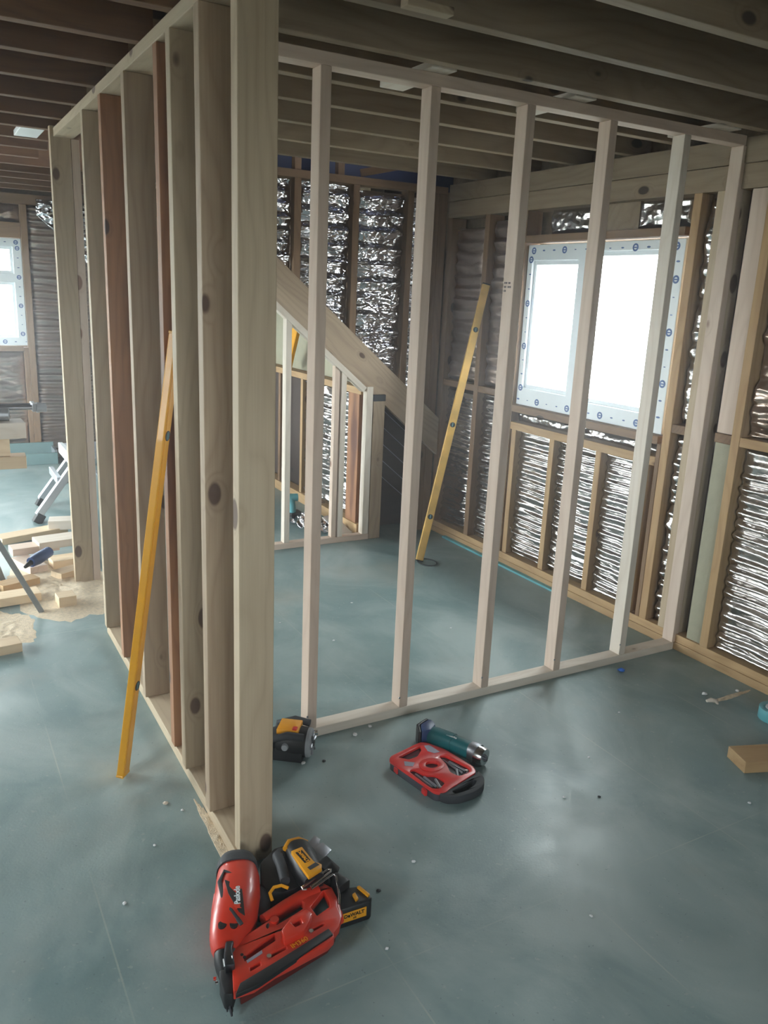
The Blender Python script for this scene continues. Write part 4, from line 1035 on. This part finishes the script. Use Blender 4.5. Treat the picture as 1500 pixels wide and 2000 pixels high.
# ------------------------------------------------------------------ teal angle drill
DR = thing('angle_drill', 'teal cordless drill with bright steel chuck lying beside the red case', 'drill', (1.57, 2.13, 0))
loft('body', [(1.520, 2.235, .038, .030), (1.536, 2.205, .038, .032), (1.560, 2.155, .038, .031), (1.582, 2.105, .038, .030), (1.596, 2.070, .038, .030)], 'teal', DR, 24)
loft('grip_sleeve', [(1.543, 2.19, .038, .0325), (1.556, 2.163, .038, .0330), (1.566, 2.143, .038, .0325)], 'black', DR)
prism('foot', [(1.474, 2.214), (1.498, 2.262), (1.548, 2.282), (1.556, 2.262), (1.548, 2.235), (1.512, 2.212)], 0.0, 0.072, 'navyp', DR, bev=.008)
DR.children[-1].data.materials[0] = M['teal']
prism('battery', [(1.464, 2.220), (1.486, 2.272), (1.545, 2.296), (1.550, 2.286), (1.496, 2.264), (1.474, 2.216)], 0.002, 0.068, 'black', DR, bev=.004)
loft('gear_collar', [(1.594, 2.078, .038, .030), (1.602, 2.058, .038, .034), (1.606, 2.045, .037, .034)], 'steel', DR)
tube('chuck', [(1.604, 2.052, .036), (1.612, 2.030, .036), (1.617, 2.018, .036)], [0.034, 0.034, 0.030], 'chrome', DR, 24)
tube('chuck_sleeve', [(1.600, 2.040, .040), (1.600, 2.040, .003)], [0.026, 0.022], 'black', DR, 20)
for k in range(6):
    q = k * 1.047; tube('chuck_jaw', [(1.614 + .012 * math.cos(q) * .3, 2.018 + .012 * math.cos(q) * .1, .036 + .012 * math.sin(q)), (1.618, 2.008, .036 + .006 * math.sin(q))], .004, 'dsteel', DR, 6)
text('brand_text', 'makita', 0.016, 'white', DR, frame_mat((1.556, 2.14, 0.0695), (0.47, -1, 0), (0, 0, 1)))

# ------------------------------------------------------------------ black and yellow unit by the first pale stud
LU = thing('cordless_unit', 'black and yellow cordless tool with grey ribbed round face beside the first pale stud', 'power tool', (1.04, 2.37, 0))
fdir = Vector((0.80, -0.60, 0)).normalized(); fc = Vector((1.082, 2.345, 0.056))
def P3(d, s=0.0, z=0.0):
    side = Vector((-fdir.y, fdir.x, 0)); p = fc + fdir * d + side * s; return (p.x, p.y, 0.056 + z)
tube('body', [P3(-.13), P3(-.10), P3(-.03), P3(0)], [0.040, 0.052, 0.055, 0.053], 'black', LU, 28)
tube('round_face', [P3(0), P3(.010), P3(.016)], [0.052, 0.051, 0.044], 'grey', LU, 32)
for q in [k * math.pi / 3 for k in range(6)]:
    tube('face_rib', [P3(.016, .012 * math.cos(q), .012 * math.sin(q)), P3(.019, .040 * math.cos(q), .040 * math.sin(q))], 0.0055, 'steel', LU, 8)
tube('face_hub', [P3(.012), P3(.024)], [0.014, 0.010], 'black', LU, 16)
tube('clamp_knob', [P3(.016, .020, .028), P3(.030, .022, .030)], 0.009, 'chrome', LU, 12)
for s0 in (-1, 1):
    tube('bumper', [P3(-.125, s0 * .052, -.02), P3(-.12, s0 * .058, .03), P3(-.06, s0 * .058, .052), P3(-.005, s0 * .052, .046)], 0.013, 'rubber', LU)
def top_quad(name, d0, d1, s0, s1, z, h, mat):
    pts = [P3(d0, s0)[:2], P3(d1, s0)[:2], P3(d1, s1)[:2], P3(d0, s1)[:2]]
    return prism(name, pts, z, z + h, mat, LU, bev=.003)
top_quad('yellow_panel', -.105, -.028, -.040, .040, 0.098, 0.020, 'yellowd')
top_quad('red_sticker', -.050, -.034, -.036, -.014, 0.118, 0.0012, 'redc')
top_quad('base_block', -.135, -.010, -.050, .050, 0.0, 0.05, 'black')
tube('side_button', [P3(-.070, -.050, .004), P3(-.070, -.062, .004)], [0.013, 0.011], 'grey', LU, 16)

# ------------------------------------------------------------------ outside
tag(simple('paving', -40, 40, -40, 45, -0.35, -0.30, 'ground'), None, None)['kind'] = 'structure'
bpy.data.objects['paving'].name = 'floor_outside'
OB = thing('outside_building', 'pale turquoise low building outside, through the far left window', 'building', (-1, 30, -0.3))
simple('wall', -9, 6, 30, 34, -0.3, 0.55, 'wall', OB)
simple('roof', -9.3, 6.3, 29.7, 34.3, 0.551, 0.65, 'pvc', OB)

# ------------------------------------------------------------------ haze volume added to imitate lens glare from the window
bm = bmesh.new(); bmbox(bm, XL - .15, XR + .15, YN - .15, YF + .15, -0.08, 4.3)
k = NT('glare_haze'); k.t.nodes.remove(k.b)
v = k.n('ShaderNodeVolumeScatter'); v.inputs['Density'].default_value = 0.024; v.inputs['Anisotropy'].default_value = 0.72
v.inputs['Color'].default_value = (0.96, 0.96, 1.0, 1)
k.l(v.outputs[0], k.t.nodes['Material Output'].inputs[1])
tag(mk('haze', bm, k.m), 'thin haze added through the whole room to imitate window glare', 'haze', None, 'stuff')
